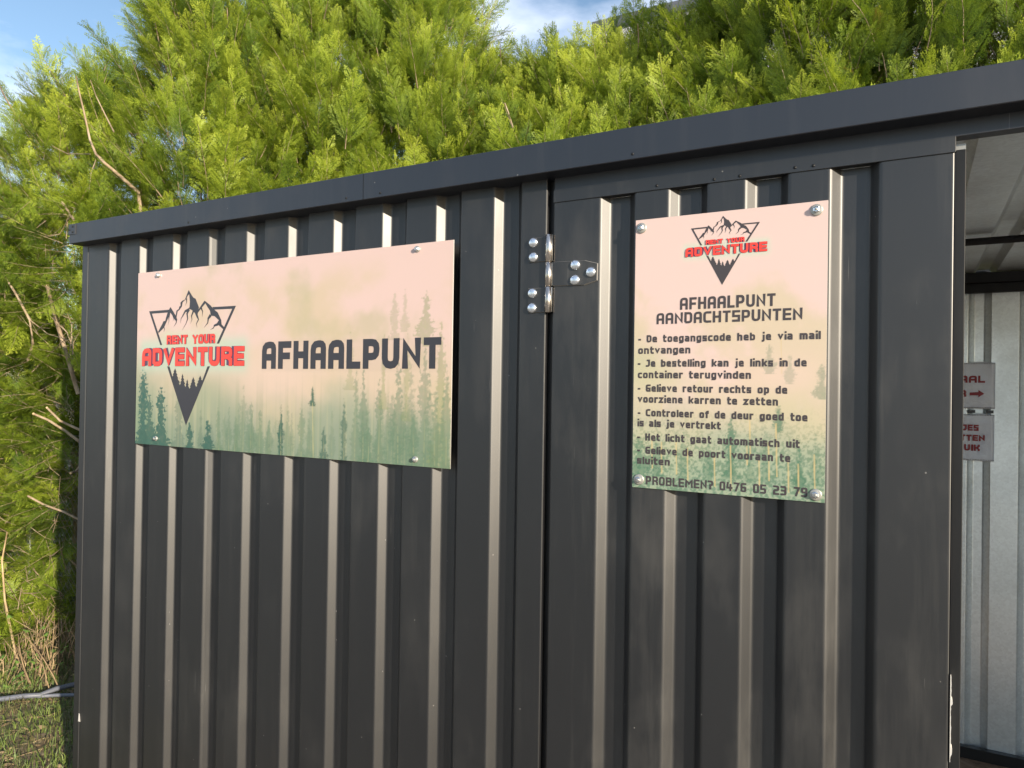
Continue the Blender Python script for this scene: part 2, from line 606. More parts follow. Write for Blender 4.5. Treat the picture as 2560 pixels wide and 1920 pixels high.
# corner post, seam proud of the sheet
MB().box(XL, -2.6855, -0.0015, 0.045, 0.0, 2.14, b=0.002).build('corner_post', M_paint, box)
MB().box(XR - 0.04, XR, -0.0015, 0.045, 0.0, 2.14, b=0.002).build('corner_post', M_paint, box)
MB().box(XL, XL + 0.04, YB - 0.045, YB, 0.0, 2.14, b=0.002).build('corner_post', M_paint, box)
MB().box(XR - 0.04, XR, YB - 0.045, YB, 0.0, 2.14, b=0.002).build('corner_post', M_paint, box)
# left end wall, right end wall: corrugated along y
def end_wall(x, sgn, m):
    pts = [(0.0, 0.0)]
    y = 0.10
    while y < YB - 0.20:
        pts += [(y, 0), (y + .021, -.02), (y + .055, -.02), (y + .076, 0)]
        y += .1815
    pts.append((YB - 0.09, 0))
    P = [(x + sgn * q[1] * -1.0, 0.045 + q[0]) for q in pts]
    return sheet('end_wall', P, WZ0, WZ1, m, box, inward=-sgn)


end_wall(XL + 0.003, -1, M_paint)
end_wall(XR - 0.003, 1, M_paint)
# door jamb behind the hinge and the deep gap
MB().box(-0.7960, -0.7560, 0.0245, 0.06, 0.09, 2.10).build('door_jamb', M_paint, box)
# base rails and lintel
MB().box(XL + .002, -0.7960, 0.004, 0.06, 0.0, 0.088, b=.002).build('base_rail', M_paint, box)
MB().box(-0.765, XR - .05, 0.03, 0.09, 0.0, 0.085, b=.002).build('door_sill', M_paint, box)
MB().box(-0.7662, XR - .05, 0.0035, 0.033, 2.080, 2.134, b=.0012).build('lintel', M_fascia, box)
MB().box(XL, -0.7672, 0.024, 0.05, 2.100, 2.134).build('top_rail', M_paint, box)
# fascia
fas = MB()
fas.box(-2.7235, XR + .02, -0.050, -0.046, 2.1105, TOPZ, b=.0015)
fas.box(-2.7215, XR + .018, -0.0462, 0.030, 2.1105, 2.1135)
fas.box(-2.7225, XR + .019, -0.0462, -0.030, 2.1793, TOPZ - .0004)
fas.build('roof_fascia', M_fascia, box)
MB().box(-2.7235, -2.7195, -0.0455, YB + .05, 2.1105, TOPZ, b=.0012).build('roof_fascia', M_fascia, box)
MB().box(XR + .016, XR + .020, -0.0455, YB + .05, 2.1105, TOPZ, b=.0012).build('roof_fascia', M_fascia, box)
MB().box(-2.7185, XR + .0155, YB + .046, YB + .05, 2.1105, TOPZ, b=.0012).build('roof_fascia', M_fascia, box)
for xj in (-1.32, 0.71):
    MB().box(xj, xj + .0016, -0.0506, -0.0502, 2.1120, 2.1815).build('fascia_joint', M_beam, box)
for xj in (-2.05, -1.38, -1.26, -.55, .18, .65, .77):
    MB().lathe((xj, -0.0500, 2.122), [(0.0034, 0), (0.0034, .0008), (.0018, .0018)], 8).build('fascia_screw', M_beam, box)
br = MB().box(-2.7255, -2.684, -0.0522, -0.0502, 2.1430, 2.1800, b=.0006).box(-2.7265, -2.7237, -0.052, -0.01, 2.143, 2.180, b=.0006).box(-2.6835, -2.6815, -0.0530, -0.0502, 2.1430, 2.1800)
brk = br.build('corner_bracket', M_fascia, box)
for dx, dz in ((-2.7195, 2.162), (-2.698, 2.172), (-2.698, 2.152)):
    MB().lathe((dx, -0.0522, dz), [(0.004, 0), (0.004, .001), (.0025, .0026)], 10).build('rivet', M_beam, brk)

# roof sheet, corrugated across, seen from below
rp = [(XL + .01, 2.128)]
x0 = -2.70
k0 = 0.1075
ks = [k0 + .1815 * i for i in range(-15, 14)]
for xk in ks:
    for q in ((xk, 2.128), (xk + .100, 2.128), (xk + .118, 2.152), (xk + .160, 2.152), (xk + .1795, 2.128)):
        if XL + .02 < q[0] < XR - .02: rp.append(q)
rp.append((XR - .01, 2.128))
rr_ = round_profile([Vector(p) for p in rp], .004)
mb = MB()
n = len(rr_)
vs = [(p.x, 0.034, p.y) for p in rr_] + [(p.x, YB + .04, p.y) for p in rr_] + [(p.x, 0.034, p.y + .0015) for p in rr_] + [(p.x, YB + .04, p.y + .0015) for p in rr_]
fs = []
for i in range(n - 1):
    fs.append((i, n + i, n + i + 1, i + 1))
    fs.append((2 * n + i, 2 * n + i + 1, 3 * n + i + 1, 3 * n + i))
mb.add(vs, fs, 0, False)
mb.build('roof_sheet', M_galv, box)

# rear wall: galvanised inside, same pitch
rear = [(XL + .05, 2.118)]
k0 = 0.2770
for i in range(-16, 13):
    xk = k0 + .1815 * i
    for q in ((xk, 2.100), (xk + .0945, 2.100), (xk + .118, 2.122), (xk + .155, 2.122), (xk + .178, 2.100)):
        if XL + .06 < q[0] < XR - .06: rear.append(q)
rear.append((XR - .05, 2.118))
sheet('rear_wall_sheet', rear, 0.06, 2.12, M_galv, box, r=.004)
# black frame inside
MB().box(XL + .05, XR - .05, 2.070, 2.099, 2.040, 2.0795, b=.002).box(XL + .05, XR - .05, 2.055, 2.099, 2.0800, 2.124, b=.002).build('rear_rail', M_beam, box)
MB().box(XL + .05, XR - .05, 2.066, 2.099, 0.062, 0.115, b=.002).build('rear_rail', M_beam, box)
MB().tube([(XL + .03, 1.245, 2.108), (XR - .03, 1.245, 2.108)], 0.0125, 8, 0, True).build('cross_bar', M_beam, box)
MB().box(XL + .05, XR - .05, 0.095, 2.064, 0.040, 0.0700).build('floor_board', M_osb, box)

# ---------------------------------------------------------------- door leaf
DZ0, DZ1 = 0.10, 2.0500
dr = [(-0.7655, 0.022), (-0.7655, 0.0)]
DR = [(-0.6452, -0.5603), (-0.4830, -0.3964), (-0.3179, -0.2316), (-0.1538, -0.0652)]
for a, b in DR: dr += rib(a, b, .0195, .0225)
dr += [(0.0576, 0.0), (0.0576, 0.018)]
door = sheet('door', dr, DZ0, DZ1, M_door, box, r=.0050, label='closed corrugated leaf with the instruction board')
hd = MB().box(-0.7650, 0.0585, -0.0030, 0.020, 2.0500, 2.0795, b=.0006)
hdr = hd.build('door_header', M_door, door)
MB().box(-0.7650, 0.0585, -0.0030, -0.0006, 2.0500 - .0001, 2.0790 - .0295 + .0001).v
for sx_, sz_ in ((-0.5093, 2.0590), (-0.3828, 2.0568), (-0.3293, 2.0568), (-0.2200, 2.0595), (-0.1852, 2.0585)):
    MB().lathe((sx_, -0.0030, sz_), [(0.0032, 0), (0.0032, .0008), (.0018, .0020)], 10).build('header_screw', M_beam, door)
lip = MB().box(0.0592, 0.0757, 0.0195, 0.0255, 0.10, 2.060, b=.0012)
lip.build('door_lip', M_beam, door)
MB().box(0.0577, 0.0595, 0.0005, 0.0195, 0.10, 2.0495).build('door_edge', M_beam, door)
MB().box(0.0596, 0.0757, 0.0265, 0.030, 2.0605, 2.0720).build('door_stop', M_wash, door)
# chips where primer shows on the door edge
ch = MB()
zz = np.linspace(0.930, 1.090, 34)
pr_ = [-0.0009 + 0.0009 * abs(math.sin(q * 37)) + random.random() * 0.0007 + (0.0022 if abs(q - 1.040) < .006 or abs(q - .950) < .006 else 0) for q in zz]
vs = [(0.0588, 0.0165, q) for q in zz] + [(0.0603 + p, 0.0190, q) for p, q in zip(pr_, zz)]
vs = [(x, -0.0012, z) if i < 34 else (x, -0.0012, z) for i, (x, y, z) in enumerate(vs)]
n = 34
fs = [(i, n + i, n + i + 1, i + 1) for i in range(n - 1)]
vs += [(x, 0.018, z) for x, y, z in vs]
fs += [(2 * n + i + 1, 3 * n + i + 1, 3 * n + i, 2 * n + i) for i in range(n - 1)] + [(n + i + 1, n + i, 3 * n + i, 3 * n + i + 1) for i in range(n - 1)]
ch.add(vs, fs)
ch.build('paint_chip', M_chip, door, label='bare primer where the paint has chipped off the door edge')
cc = MB()
cc.add([(-2.6895, -0.0022, 0.350), (-2.6770, -0.0022, 0.351), (-2.6815, -0.0022, 0.378), (-2.6860, -0.0022, 0.380),
        (-2.6895, -0.0012, 0.350), (-2.6770, -0.0012, 0.351), (-2.6815, -0.0012, 0.378), (-2.6860, -0.0012, 0.380)],
       [(0, 1, 2, 3), (4, 7, 6, 5), (0, 4, 5, 1), (1, 5, 6, 2), (2, 6, 7, 3), (3, 7, 4, 0)])
cc.build('paint_chip', M_chip, box)

# ---------------------------------------------------------------- hinge


def plate(name, outline, y0, y1, m, parent):
    n = len(outline)
    cx_, cz_ = sum(p[0] for p in outline) / n, sum(p[1] for p in outline) / n
    ins = lambda v, c: v + (.0011 if v < c else -.0011)
    vs = [(ins(x, cx_), y0, ins(z, cz_)) for x, z in outline] + [(x, y1, z) for x, z in outline]
    fs = [tuple(range(n)), tuple(range(2 * n - 1, n - 1, -1))]
    for i in range(n):
        j = (i + 1) % n
        fs.append((i, n + i, n + j, j))
    mb = MB()
    mb.add(vs, fs)
    mb.mi = [0, 0] + [1] * n  # side faces get a paler grey than the plate front
    return mb.build(name, [m, M_edge], parent)


hg = plate('hinge', [(-0.7640, 1.8495), (-0.6815, 1.8470), (-0.6485, 1.8560), (-0.6478, 1.8965), (-0.6800, 1.9055), (-0.7640, 1.9080)], -0.0048, -0.0008, M_door, box)
hp = [(-0.8290, 1.9105), (-0.7830, 1.9105), (-0.7830, 1.9700), (-0.8200, 1.9700), (-0.8290, 1.9610)]
plate('hinge_plate', hp, -0.0036, -0.0006, M_paint, hg)
hp2 = [(-0.8310, 1.7875), (-0.7830, 1.7875), (-0.7830, 1.8475), (-0.8310, 1.8475)]
plate('hinge_plate', hp2, -0.0036, -0.0006, M_paint, hg)
for z0, z1, q in ((1.9080, 1.9745, 0), (1.8490, 1.9072, 1), (1.7862, 1.8482, 0)):
    mb = MB()
    r = 0.0082
    c = (-0.7745, -0.0048)
    mb.lathe((c[0], c[1], z0), [(r * .8, 0), (r, .001), (r, z1 - z0 - .001), (r * .8, z1 - z0)], 20, axis='z')
    mb.build('hinge_barrel', M_pin, hg)
    MB().box(-0.7700, -0.7645, -0.0036, -0.0010, z0 + .002, z1 - .001).build('hinge_knuckle_tail', M_pin, hg)
for x, z in ((-0.8173, 1.9583), (-0.8167, 1.9224), (-0.8180, 1.8351), (-0.8183, 1.7989), (-0.7038, 1.8957), (-0.6639, 1.8763), (-0.7044, 1.8602)):
    R = 0.0122
    y = -0.0038 if x < -.78 else -0.0050
    prof = [(R, 0), (R, .0012)] + [(R * math.cos(t), .0012 + .0062 * math.sin(t)) for t in (0.25, .5, .75, 1.0, 1.25, 1.45)]
    MB().lathe((x, y, z), prof, 24).build('dome_rivet', M_rivet, hg)


# ------------------------------------------------------------------ lettering
m_ = 0.72
XH = m_
G = {}


def gl(ch, w, *paths):
    G[ch] = (w, paths)


# a path is a list of points; a third value rounds that corner
o, l_, s_ = 0, 0.30, 0.14
gl('A', .66, [(0, 0), (0, 1, .30), (1, 1, .16), (1, 0)], [(0, .40), (1, .40)])
gl('B', .66, [(0, 0), (0, 1), (1, 1, .14), (1, .52, .1)], [(0, .52), (1, .52)], [(1, .52), (1, 0, .14), (0, 0)])
gl('C', .64, [(1, 1), (0, 1, .2), (0, 0, .2), (1, 0)])
gl('D', .66, [(0, 0), (0, 1), (1, 1, .22), (1, 0, .22), (0, 0)])
gl('E', .62, [(1, 1), (0, 1), (0, 0), (1, 0)], [(0, .5), (.92, .5)])
gl('F', .60, [(0, 0), (0, 1), (1, 1)], [(0, .46), (.85, .46)])
gl('G', .66, [(1, 1), (0, 1, .16), (0, 0, .16), (1, 0), (1, .46), (.55, .46)])
gl('H', .66, [(0, 0), (0, 1)], [(1, 0), (1, 1)], [(0, .5), (1, .5)])
gl('I', .17, [(0.5, 0), (.5, 1)])
gl('J', .55, [(.35, 1), (1, 1), (1, 0, .22), (0, 0)])
gl('K', .66, [(0, 0), (0, 1)], [(.1, .5), (.55, .5), (1, .86), (1, 1)], [(.55, .5), (1, .14), (1, 0)])
gl('L', .56, [(0, 1), (0, 0), (1, 0)])
gl('M', .84, [(0, 0), (0, 1), (.5, .42), (1, 1), (1, 0)])
gl('N', .68, [(0, 0), (0, 1), (1, 0), (1, 1)])
gl('O', .66, [(0.5, 0), (0, 0, .2), (0, 1, .2), (1, 1, .2), (1, 0, .2), (0.5, 0)])
gl('P', .64, [(0, 0), (0, 1), (1, 1, .2), (1, .38, .2), (0, .38)])
gl('R', .66, [(0, 0), (0, 1), (1, 1, .2), (1, .46, .2), (0, .46)], [(.62, .46), (1, .26), (1, 0)])
gl('S', .62, [(1, 1), (0, 1), (0, .5), (1, .5), (1, 0), (0, 0)])
gl('T', .62, [(0, 1), (1, 1)], [(.5, 1), (.5, 0)])
gl('U', .66, [(0, 1), (0, 0, .25), (1, 0, .25), (1, 1)])
gl('V', .70, [(0, 1), (.5, 0), (1, 1)])
gl('Y', .68, [(0, 1), (.5, .48), (1, 1)], [(.5, .48), (.5, 0)])
gl('0', .60, [(0.5, 0), (0, 0, .12), (0, 1, .12), (1, 1, .12), (1, 0, .12), (0.5, 0)])
gl('2', .60, [(0, 1), (1, 1, .12), (1, .5, .12), (0, .5, .12), (0, 0), (1, 0)])
gl('3', .60, [(0, 1), (1, 1, .12), (1, 0, .12), (0, 0)], [(.15, .5), (1, .5)])
gl('4', .64, [(0.1, 1), (0, .32), (1, .32)], [(.74, .75), (.74, 0)])
gl('5', .60, [(1, 1), (0, 1), (0, .5), (1, .5, .12), (1, 0, .12), (0, 0)])
gl('6', .60, [(1, 1), (0, 1, .12), (0, 0, .12), (1, 0, .12), (1, .52, .12), (0, .52)])
gl('7', .60, [(0, 1), (1, 1), (.35, 0)])
gl('9', .60, [(0, 0), (1, 0, .12), (1, 1, .12), (0, 1, .12), (0, .48, .12), (1, .48)])
gl('?', .56, [(0, 1), (1, 1, .12), (1, .5, .12), (.45, .5), (.45, .34)], [(.45, .08), (.45, .0)])
gl('-', .36, [(0, .36), (1, .36)])
gl('a', .60, [(.1, m_), (1, m_, .14), (1, 0), (0, 0, .1), (0, .36, .1), (1, .36)])
gl('b', .62, [(0, 1), (0, 0), (1, 0, .14), (1, m_, .14), (0, m_)])
gl('c', .56, [(1, m_), (0, m_, .16), (0, 0, .16), (1, 0)])
gl('d', .62, [(1, 1), (1, 0), (0, 0, .14), (0, m_, .14), (1, m_)])
gl('e', .60, [(1, 0), (0, 0, .14), (0, m_, .14), (1, m_, .14), (1, .36), (0, .36)])
gl('f', .46, [(1, 1), (.35, 1, .2), (.35, 0)], [(0, m_), (1, m_)])
gl('g', .62, [(1, 0), (0, 0, .14), (0, m_, .14), (1, m_), (1, -.27, .16), (.1, -.27)])
gl('h', .62, [(0, 1), (0, 0)], [(0, m_), (1, m_, .14), (1, 0)])
gl('i', .17, [(.5, .62), (.5, 0)], [(.5, 1.10), (.5, 1.09)])
gl('j', .34, [(1, .62), (1, -.27, .12), (0, -.27)], [(1, 1.10), (1, 1.09)])
gl('k', .62, [(0, 1), (0, 0)], [(.1, .36), (.5, .36), (1, m_)], [(.5, .36), (1, 0)])
gl('l', .17, [(.5, 1), (.5, 0)])
gl('m', .90, [(0, 0), (0, m_), (1, m_, .14), (1, 0)], [(.5, m_), (.5, 0)])
gl('n', .62, [(0, 0), (0, m_), (1, m_, .14), (1, 0)])
gl('o', .62, [(.5, 0), (0, 0, .14), (0, m_, .14), (1, m_, .14), (1, 0, .14), (.5, 0)])
gl('p', .62, [(0, -.27), (0, m_), (1, m_, .14), (1, 0, .14), (0, 0)])
gl('r', .48, [(0, 0), (0, m_), (1, m_)])
gl('s', .56, [(1, m_), (0, m_), (0, .36), (1, .36), (1, 0), (0, 0)])
gl('t', .48, [(.22, 1), (.22, 0, .14), (1, 0)], [(0, m_), (1, m_)])
gl('u', .62, [(0, m_), (0, 0, .14), (1, 0), (1, m_)])
gl('v', .62, [(0, m_), (.5, 0), (1, m_)])
gl('z', .58, [(0, m_), (1, m_), (0, 0), (1, 0)])
gl('>', 1.35, )


def ribbon(mb, pts, t, y, zr=None):
    """constant-width mitred stroke as flat quads in the xz plane"""
    P = [Vector((p[0], p[1])) for p in pts]
    n = len(P)
    if n < 2: return
    left, right = [], []
    for i in range(n):
        d1 = (P[i] - P[i - 1]).normalized() if i else (P[1] - P[0]).normalized()
        d2 = (P[i + 1] - P[i]).normalized() if i < n - 1 else d1
        n1, n2 = Vector((-d1.y, d1.x)), Vector((-d2.y, d2.x))
        mt = (n1 + n2)
        if mt.length < 1e-6: mt = n1
        mt.normalize()
        c = max(0.42, mt.dot(n1))
        q = P[i]
        if i == 0: q = q - d2 * 0
        left.append(q + mt * (t / 2 / c))
        right.append(q - mt * (t / 2 / c))
    lo, hi = (zr if zr else (-1e9, 1e9))
    cl = lambda v: min(hi, max(lo, v))
    vs = [(p.x, y - i * 6e-6, cl(p.y)) for i, p in enumerate(left)] + [(p.x, y - i * 6e-6, cl(p.y)) for i, p in enumerate(right)]
    fs = [(i, n + i, n + i + 1, i + 1) for i in range(n - 1)]
    mb.add(vs, fs)


JIT = [0.0]


def glyph(mb, ch, x, z, w, h, t, y, th=None, top=None):
    """top: optional function mapping (x,z)->(x,z) for warps"""
    th = th or t
    if ch == ' ': return
    gw, paths = G[ch]
    for path in paths:
        pts = []
        for q in path:
            X = x + t / 2 + q[0] * (w - t)
            Y_ = th / 2 + q[1] * (h - th)
            pts.append([X, z + Y_, q[2] * h if len(q) > 2 else 0])
        # square caps
        closed = abs(pts[0][0] - pts[-1][0]) + abs(pts[0][1] - pts[-1][1]) < 1e-6
        if not closed:
            for a, b in ((0, 1), (-1, -2)):
                d = Vector((pts[a][0] - pts[b][0], pts[a][1] - pts[b][1]))
                d = d.normalized() * t * 0.5 if d.length else Vector((0, 0))
                pts[a][0] += d.x
                pts[a][1] += d.y
        out = []
        for i, p in enumerate(pts):
            if p[2] and 0 < i < len(pts) - 1:
                P0, A, B = Vector(p[:2]), Vector(pts[i - 1][:2]), Vector(pts[i + 1][:2])
                r = min(p[2], (A - P0).length * .49, (B - P0).length * .49)
                s, e = P0 + (A - P0).normalized() * r, P0 + (B - P0).normalized() * r
                for u in (0, .33, .67, 1):
                    v = s * (1 - u) ** 2 + P0 * 2 * u * (1 - u) + e * u * u
                    out.append((v.x, v.y))
            else:
                out.append((p[0], p[1]))
        if top: out = [top(*q) for q in out]
        JIT[0] = (JIT[0] + 0.00002) % 0.0003
        zs_ = [q[1] for q in path]
        flat_ = max(zs_) - min(zs_) < .05
        ribbon(mb, out, t, y - JIT[0], None if (top or flat_ or min(zs_) < 0) else (z + th / 2 + min(zs_) * (h - th) - t / 2, z + th / 2 + max(zs_) * (h - th) + t / 2))


def text(mb, s, x0, x1, z, h, y, tk=0.17, gap=0.13, top=None, space=.42):
    """s set between x0 and x1 on baseline z with cap height h"""
    ws = [space if c == ' ' else G[c][0] for c in s]
    tot = sum(ws) + gap * (len(s) - 1)
    k = (x1 - x0) / tot
    x = x0
    for c, w in zip(s, ws):
        ww = w * k
        if c in 'Iil': ww = max(ww, tk * h)
        glyph(mb, c, x, z, ww, h, tk * h, y, top=top)
        x += (w + gap) * k


def poly(mb, pts, y):
    """simple polygon as a mesh face (triangulated by Blender)"""
    a = sum(pts[i][0] * pts[(i + 1) % len(pts)][1] - pts[(i + 1) % len(pts)][0] * pts[i][1] for i in range(len(pts)))
    if a < 0: pts = pts[::-1]
    JIT[0] = (JIT[0] + 0.00002) % 0.0003
    mb.add([(p[0], y - JIT[0], p[1]) for p in pts], [tuple(range(len(pts)))])


def taper(mb, pts, w0, w1, y):
    P = [Vector(p) for p in pts]
    n = len(P)
    vs = []
    L, R = [], []
    for i in range(n):
        d = (P[min(i + 1, n - 1)] - P[max(i - 1, 0)]).normalized()
        nn = Vector((-d.y, d.x))
        w = w0 + (w1 - w0) * i / (n - 1)
        L.append(P[i] + nn * w / 2)
        R.append(P[i] - nn * w / 2)
    JIT[0] = (JIT[0] + 0.00002) % 0.0003
    yy = y - JIT[0]
    mb.add([(p.x, yy, p.y) for p in L] + [(p.x, yy, p.y) for p in R], [(i, n + i, n + i + 1, i + 1) for i in range(n - 1)])


# emblem: mountains over an inverted triangle, traced in a 958 x 1290 frame
# rectified frame: the triangle's top corners are level
def emblem(parent, ox, oz, k, yface, col):
    """ox, oz: left top corner of the triangle; k: metres per unit"""
    def T(p):
        x, y = p
        lift = (x - 160) * (342 - 283) / 958.0          # undo the slope of the source
        fade = max(0.0, 1.0 - (y - 283) / 450.0)        # the slope vanishes towards the middle
        yy = y + lift * fade
        # horizontal foreshortening of the source frame
        u = (x - 160) / 958.0
        u = u * (1 + 0.06 * (1 - u))
        return (ox + u * 958 * k, oz - (yy - 342) * k * 0.676)
    mb = MB()
    P = lambda pts: poly(mb, [T(q) for q in pts], yface)
    TP = lambda pts, a, b: taper(mb, [T(q) for q in pts], a * k * .85, b * k * .85, yface)
    P([(160, 342), (395, 325), (376, 357), (192, 369)])
    P([(160, 342), (192, 369), (315, 722), (293, 722)])
    P([(1118, 283), (1078, 318), (917, 722), (943, 722)])
    P([(1118, 283), (862, 298), (880, 328), (1078, 318)])
    lower = [(376, 958), (402, 958), (437, 1068), (448, 1050), (438, 1048), (455, 1020), (448, 1018), (465, 980), (482, 1018), (475, 1020), (493, 1050),
             (484, 1053), (503, 1088), (494, 1090), (520, 1130), (508, 1138), (522, 1160), (533, 1135), (527, 1132), (541, 1105), (532, 1103), (544, 1075),
             (538, 1073), (549, 1038), (561, 1073), (555, 1076), (570, 1105), (561, 1108), (580, 1145), (571, 1152), (583, 1180), (592, 1160), (586, 1152),
             (597, 1130), (592, 1128), (602, 1096), (613, 1130), (608, 1133), (620, 1158), (612, 1162), (630, 1198), (640, 1178), (632, 1172), (647, 1150),
             (640, 1148), (656, 1120), (650, 1117), (669, 1072), (686, 1112), (679, 1114), (694, 1142), (686, 1145), (703, 1178), (714, 1155), (706, 1150),
             (725, 1125), (717, 1122), (734, 1095), (727, 1092), (745, 1056), (759, 1090), (753, 1094), (768, 1108), (822, 958), (849, 958), (597, 1590)]
    P(lower)
    P([(600, 103), (640, 172), (655, 190), (678, 202), (716, 300), (708, 350), (700, 395), (672, 365), (640, 332), (612, 318), (598, 326), (612, 300), (616, 235), (606, 150), (590, 165)])
    P([(598, 106), (606, 150), (590, 168), (575, 205), (535, 242), (528, 290), (505, 325), (482, 345), (472, 400), (466, 455), (448, 430), (462, 385), (468, 338), (495, 316), (498, 292), (512, 285), (512, 245), (530, 225), (560, 212)])
    TP([(578, 200), (580, 240), (566, 284)], 16, 1)
    TP([(448, 400), (472, 440), (468, 475), (440, 522)], 26, 1)
    P([(400, 296), (432, 345), (470, 410), (474, 450), (455, 448), (420, 385), (398, 355)])
    P([(400, 296), (372, 350), (352, 420), (345, 452), (325, 455), (315, 480), (268, 570), (272, 586), (325, 535), (352, 480), (376, 425), (400, 360)])
    TP([(348, 470), (330, 520), (340, 548), (328, 582)], 18, 1)
    TP([(392, 370), (384, 430), (386, 455), (375, 502)], 14, 1)
    TP([(432, 400), (440, 430), (428, 456)], 10, 1)
    TP([(612, 322), (565, 345), (545, 385), (520, 430), (514, 484)], 26, 1)
    TP([(606, 325), (586, 372), (594, 430), (578, 482), (534, 562)], 26, 1)
    TP([(655, 345), (636, 400), (642, 440), (624, 488)], 20, 1)
    TP([(684, 362), (702, 410), (714, 440), (690, 490), (702, 532)], 26, 1)
    TP([(784, 236), (745, 290), (702, 355)], 26, 14)
    TP([(742, 310), (758, 350), (754, 412)], 18, 1)
    P([(780, 226), (842, 278), (876, 322), (922, 360), (962, 450), (967, 500), (1002, 540), (987, 558), (935, 508), (912, 492), (936, 450), (887, 402), (848, 398), (838, 340), (812, 300), (790, 262)])
    TP([(846, 392), (820, 430), (816, 480), (774, 538)], 30, 1)
    TP([(930, 495), (887, 513), (880, 540), (844, 560)], 24, 1)
    return mb.build('emblem', col, parent)


def red_words(parent, xa, xb, za, ha, xc, xd, zc, hc, y):
    """two stacked words with a dark extrusion behind them"""
    cx = (xa + xb) / 2

    def wordset(mb, s, x0, x1, z, h, yy, tk, gap, dx=0, dz=0, sc=1.0):
        c = (x0 + x1) / 2
        ws = [G[q][0] if q != ' ' else .5 for q in s]
        tot = sum(ws) + gap * (len(s) - 1)
        kk = (x1 - x0) / tot
        x = x0
        for q, w in zip(s, ws):
            if q != ' ':
                glyph(mb, q, c + (x - c) * sc + dx, z + dz, w * kk * sc, h, tk * h, yy)
            x += (w + gap) * kk
    mbv, mbo, mbr = MB(), MB(), MB()
    for s, x0, x1, z, h in (('ADVENTURE', xa, xb, za, ha), ('RENT YOUR', xc, xd, zc, hc)):
        for i in range(6):
            f = i / 5.0
            wordset(mbv, s, x0, x1, z, h, y - .0004, .27, .10, sc=1 - .055 * f, dz=h * .03 * f * (1 if s[0] == 'A' else -.5))
        wordset(mbo, s, x0 - h * .02, x1 + h * .02, z - h * .02, h * 1.04, y - .0009, .275, .075)
        wordset(mbr, s, x0, x1, z, h, y - .0014, .23, .11)
    mbv.build('lettering', M_print_violet, parent)
    mbo.build('lettering', M_print_red2, parent)
    mbr.build('lettering', M_print_red, parent)


# ------------------------------------------------------------------ printed boards
def srgb(c):
    c = np.asarray(c, float) / 255.0
    return np.where(c <= 0.04045, c / 12.92, ((c + 0.055) / 1.055) ** 2.4)


def smooth(a, b, x):
    t = np.clip((x - a) / (b - a), 0, 1)
    return t * t * (3 - 2 * t)


def blend(img, col, a):
    c = srgb(col)
    img[:] = img * (1 - a[..., None]) + c * a[..., None]


def conifer(img, X, Z, cx, zt, zb, hw, col, alpha, seed, trunk=True, tiers=9, low=0.0):
    """printed conifer: ragged drooping tiers round a stem"""
    r = np.random.default_rng(seed)
    sub = (np.abs(X - cx) < hw * 2.2) & (Z < zt + .01) & (Z > zb - .01)
    if not sub.any(): return
    x, z = X[sub], Z[sub]
    t = (zt - z) / (zt - zb)
    ph = r.random() * 6
    ax = np.abs(x - cx) / hw
    side = np.where(x > cx, 1.7, 0.0)
    saw = ((t * tiers + ax * 0.9 + ph + side + 0.35 * np.sin(t * 31 + ph)) % 1.0)
    env = hw * np.clip(t, 0, 1) ** 0.75 * (0.72 + 0.28 * np.sin(t * 9 + ph))
    hw = hw * 1.35
    wdt = env * (0.66 + 0.50 * saw)
    nzv = NZ[sub]
    nzv = (np.roll(nzv, int(seed) * 37) - .5)
    mk = smooth(-0.0040, 0.0040, wdt - np.abs(x - cx) + nzv * hw * .42) * (.80 + .4 * (nzv + .5))
    mk = mk * np.clip((t + .02) * 60, 0, 1)
    if low > 0: mk = mk * (1 - smooth(low, low + .12, t))
    shade = 0.80 + 0.40 * (nzv + .5)
    c = srgb(col)
    cc = img[sub]
    col3 = c[None, :] * shade[:, None]
    a = (mk * alpha)[:, None]
    cc = cc * (1 - a) + col3 * a
    if trunk:
        tk = smooth(0.0022, 0.0008, np.abs(x - cx - 0.0015 * np.sin(t * 5 + ph)))
        tk = tk * smooth(0.25, 0.8, t) * (nzv > -0.12) * 0.55 * alpha
        tc_ = srgb((214, 200, 150))
        cc = cc * (1 - tk[:, None]) + tc_ * tk[:, None]
    img[sub] = cc


def board_mesh(name, x0, x1, z0, z1, yf, yb, img, parent):
    h, w = img.shape[:2]
    xs, zs = np.linspace(x0, x1, w), np.linspace(z0, z1, h)
    X, Z = np.meshgrid(xs, zs)
    V = np.stack([X.ravel(), np.full(X.size, yf), Z.ravel()], 1)
    ii = (np.arange(h - 1)[:, None] * w + np.arange(w - 1)[None, :]).ravel()
    F = np.stack([ii, ii + 1, ii + w + 1, ii + w], 1)
    nb = len(V)
    V = np.vstack([V, [(x0, yf, z0), (x1, yf, z0), (x1, yf, z1), (x0, yf, z1), (x0, yb, z0), (x1, yb, z0), (x1, yb, z1), (x0, yb, z1)]])
    B = nb
    F = np.vstack([F, [[B + 4, B + 5, B + 1, B], [B + 5, B + 6, B + 2, B + 1], [B + 6, B + 7, B + 3, B + 2], [B + 7, B + 4, B, B + 3], [B + 7, B + 6, B + 5, B + 4]]])
    mi = np.zeros(len(F), int)
    mi[-5:] = 1
    V = V - np.array(parent_origin(parent))
    me = np_mesh(name, V, F, mi)
    at = me.color_attributes.new('print', 'FLOAT_COLOR', 'POINT')
    col = np.ones((len(V), 4), np.float32)
    col[:nb, :3] = img.reshape(-1, 3)
    col[nb:, :3] = 0.6
    at.data.foreach_set('color', col.ravel())
    return link(name, me, [M_board, M_board_edge], parent)


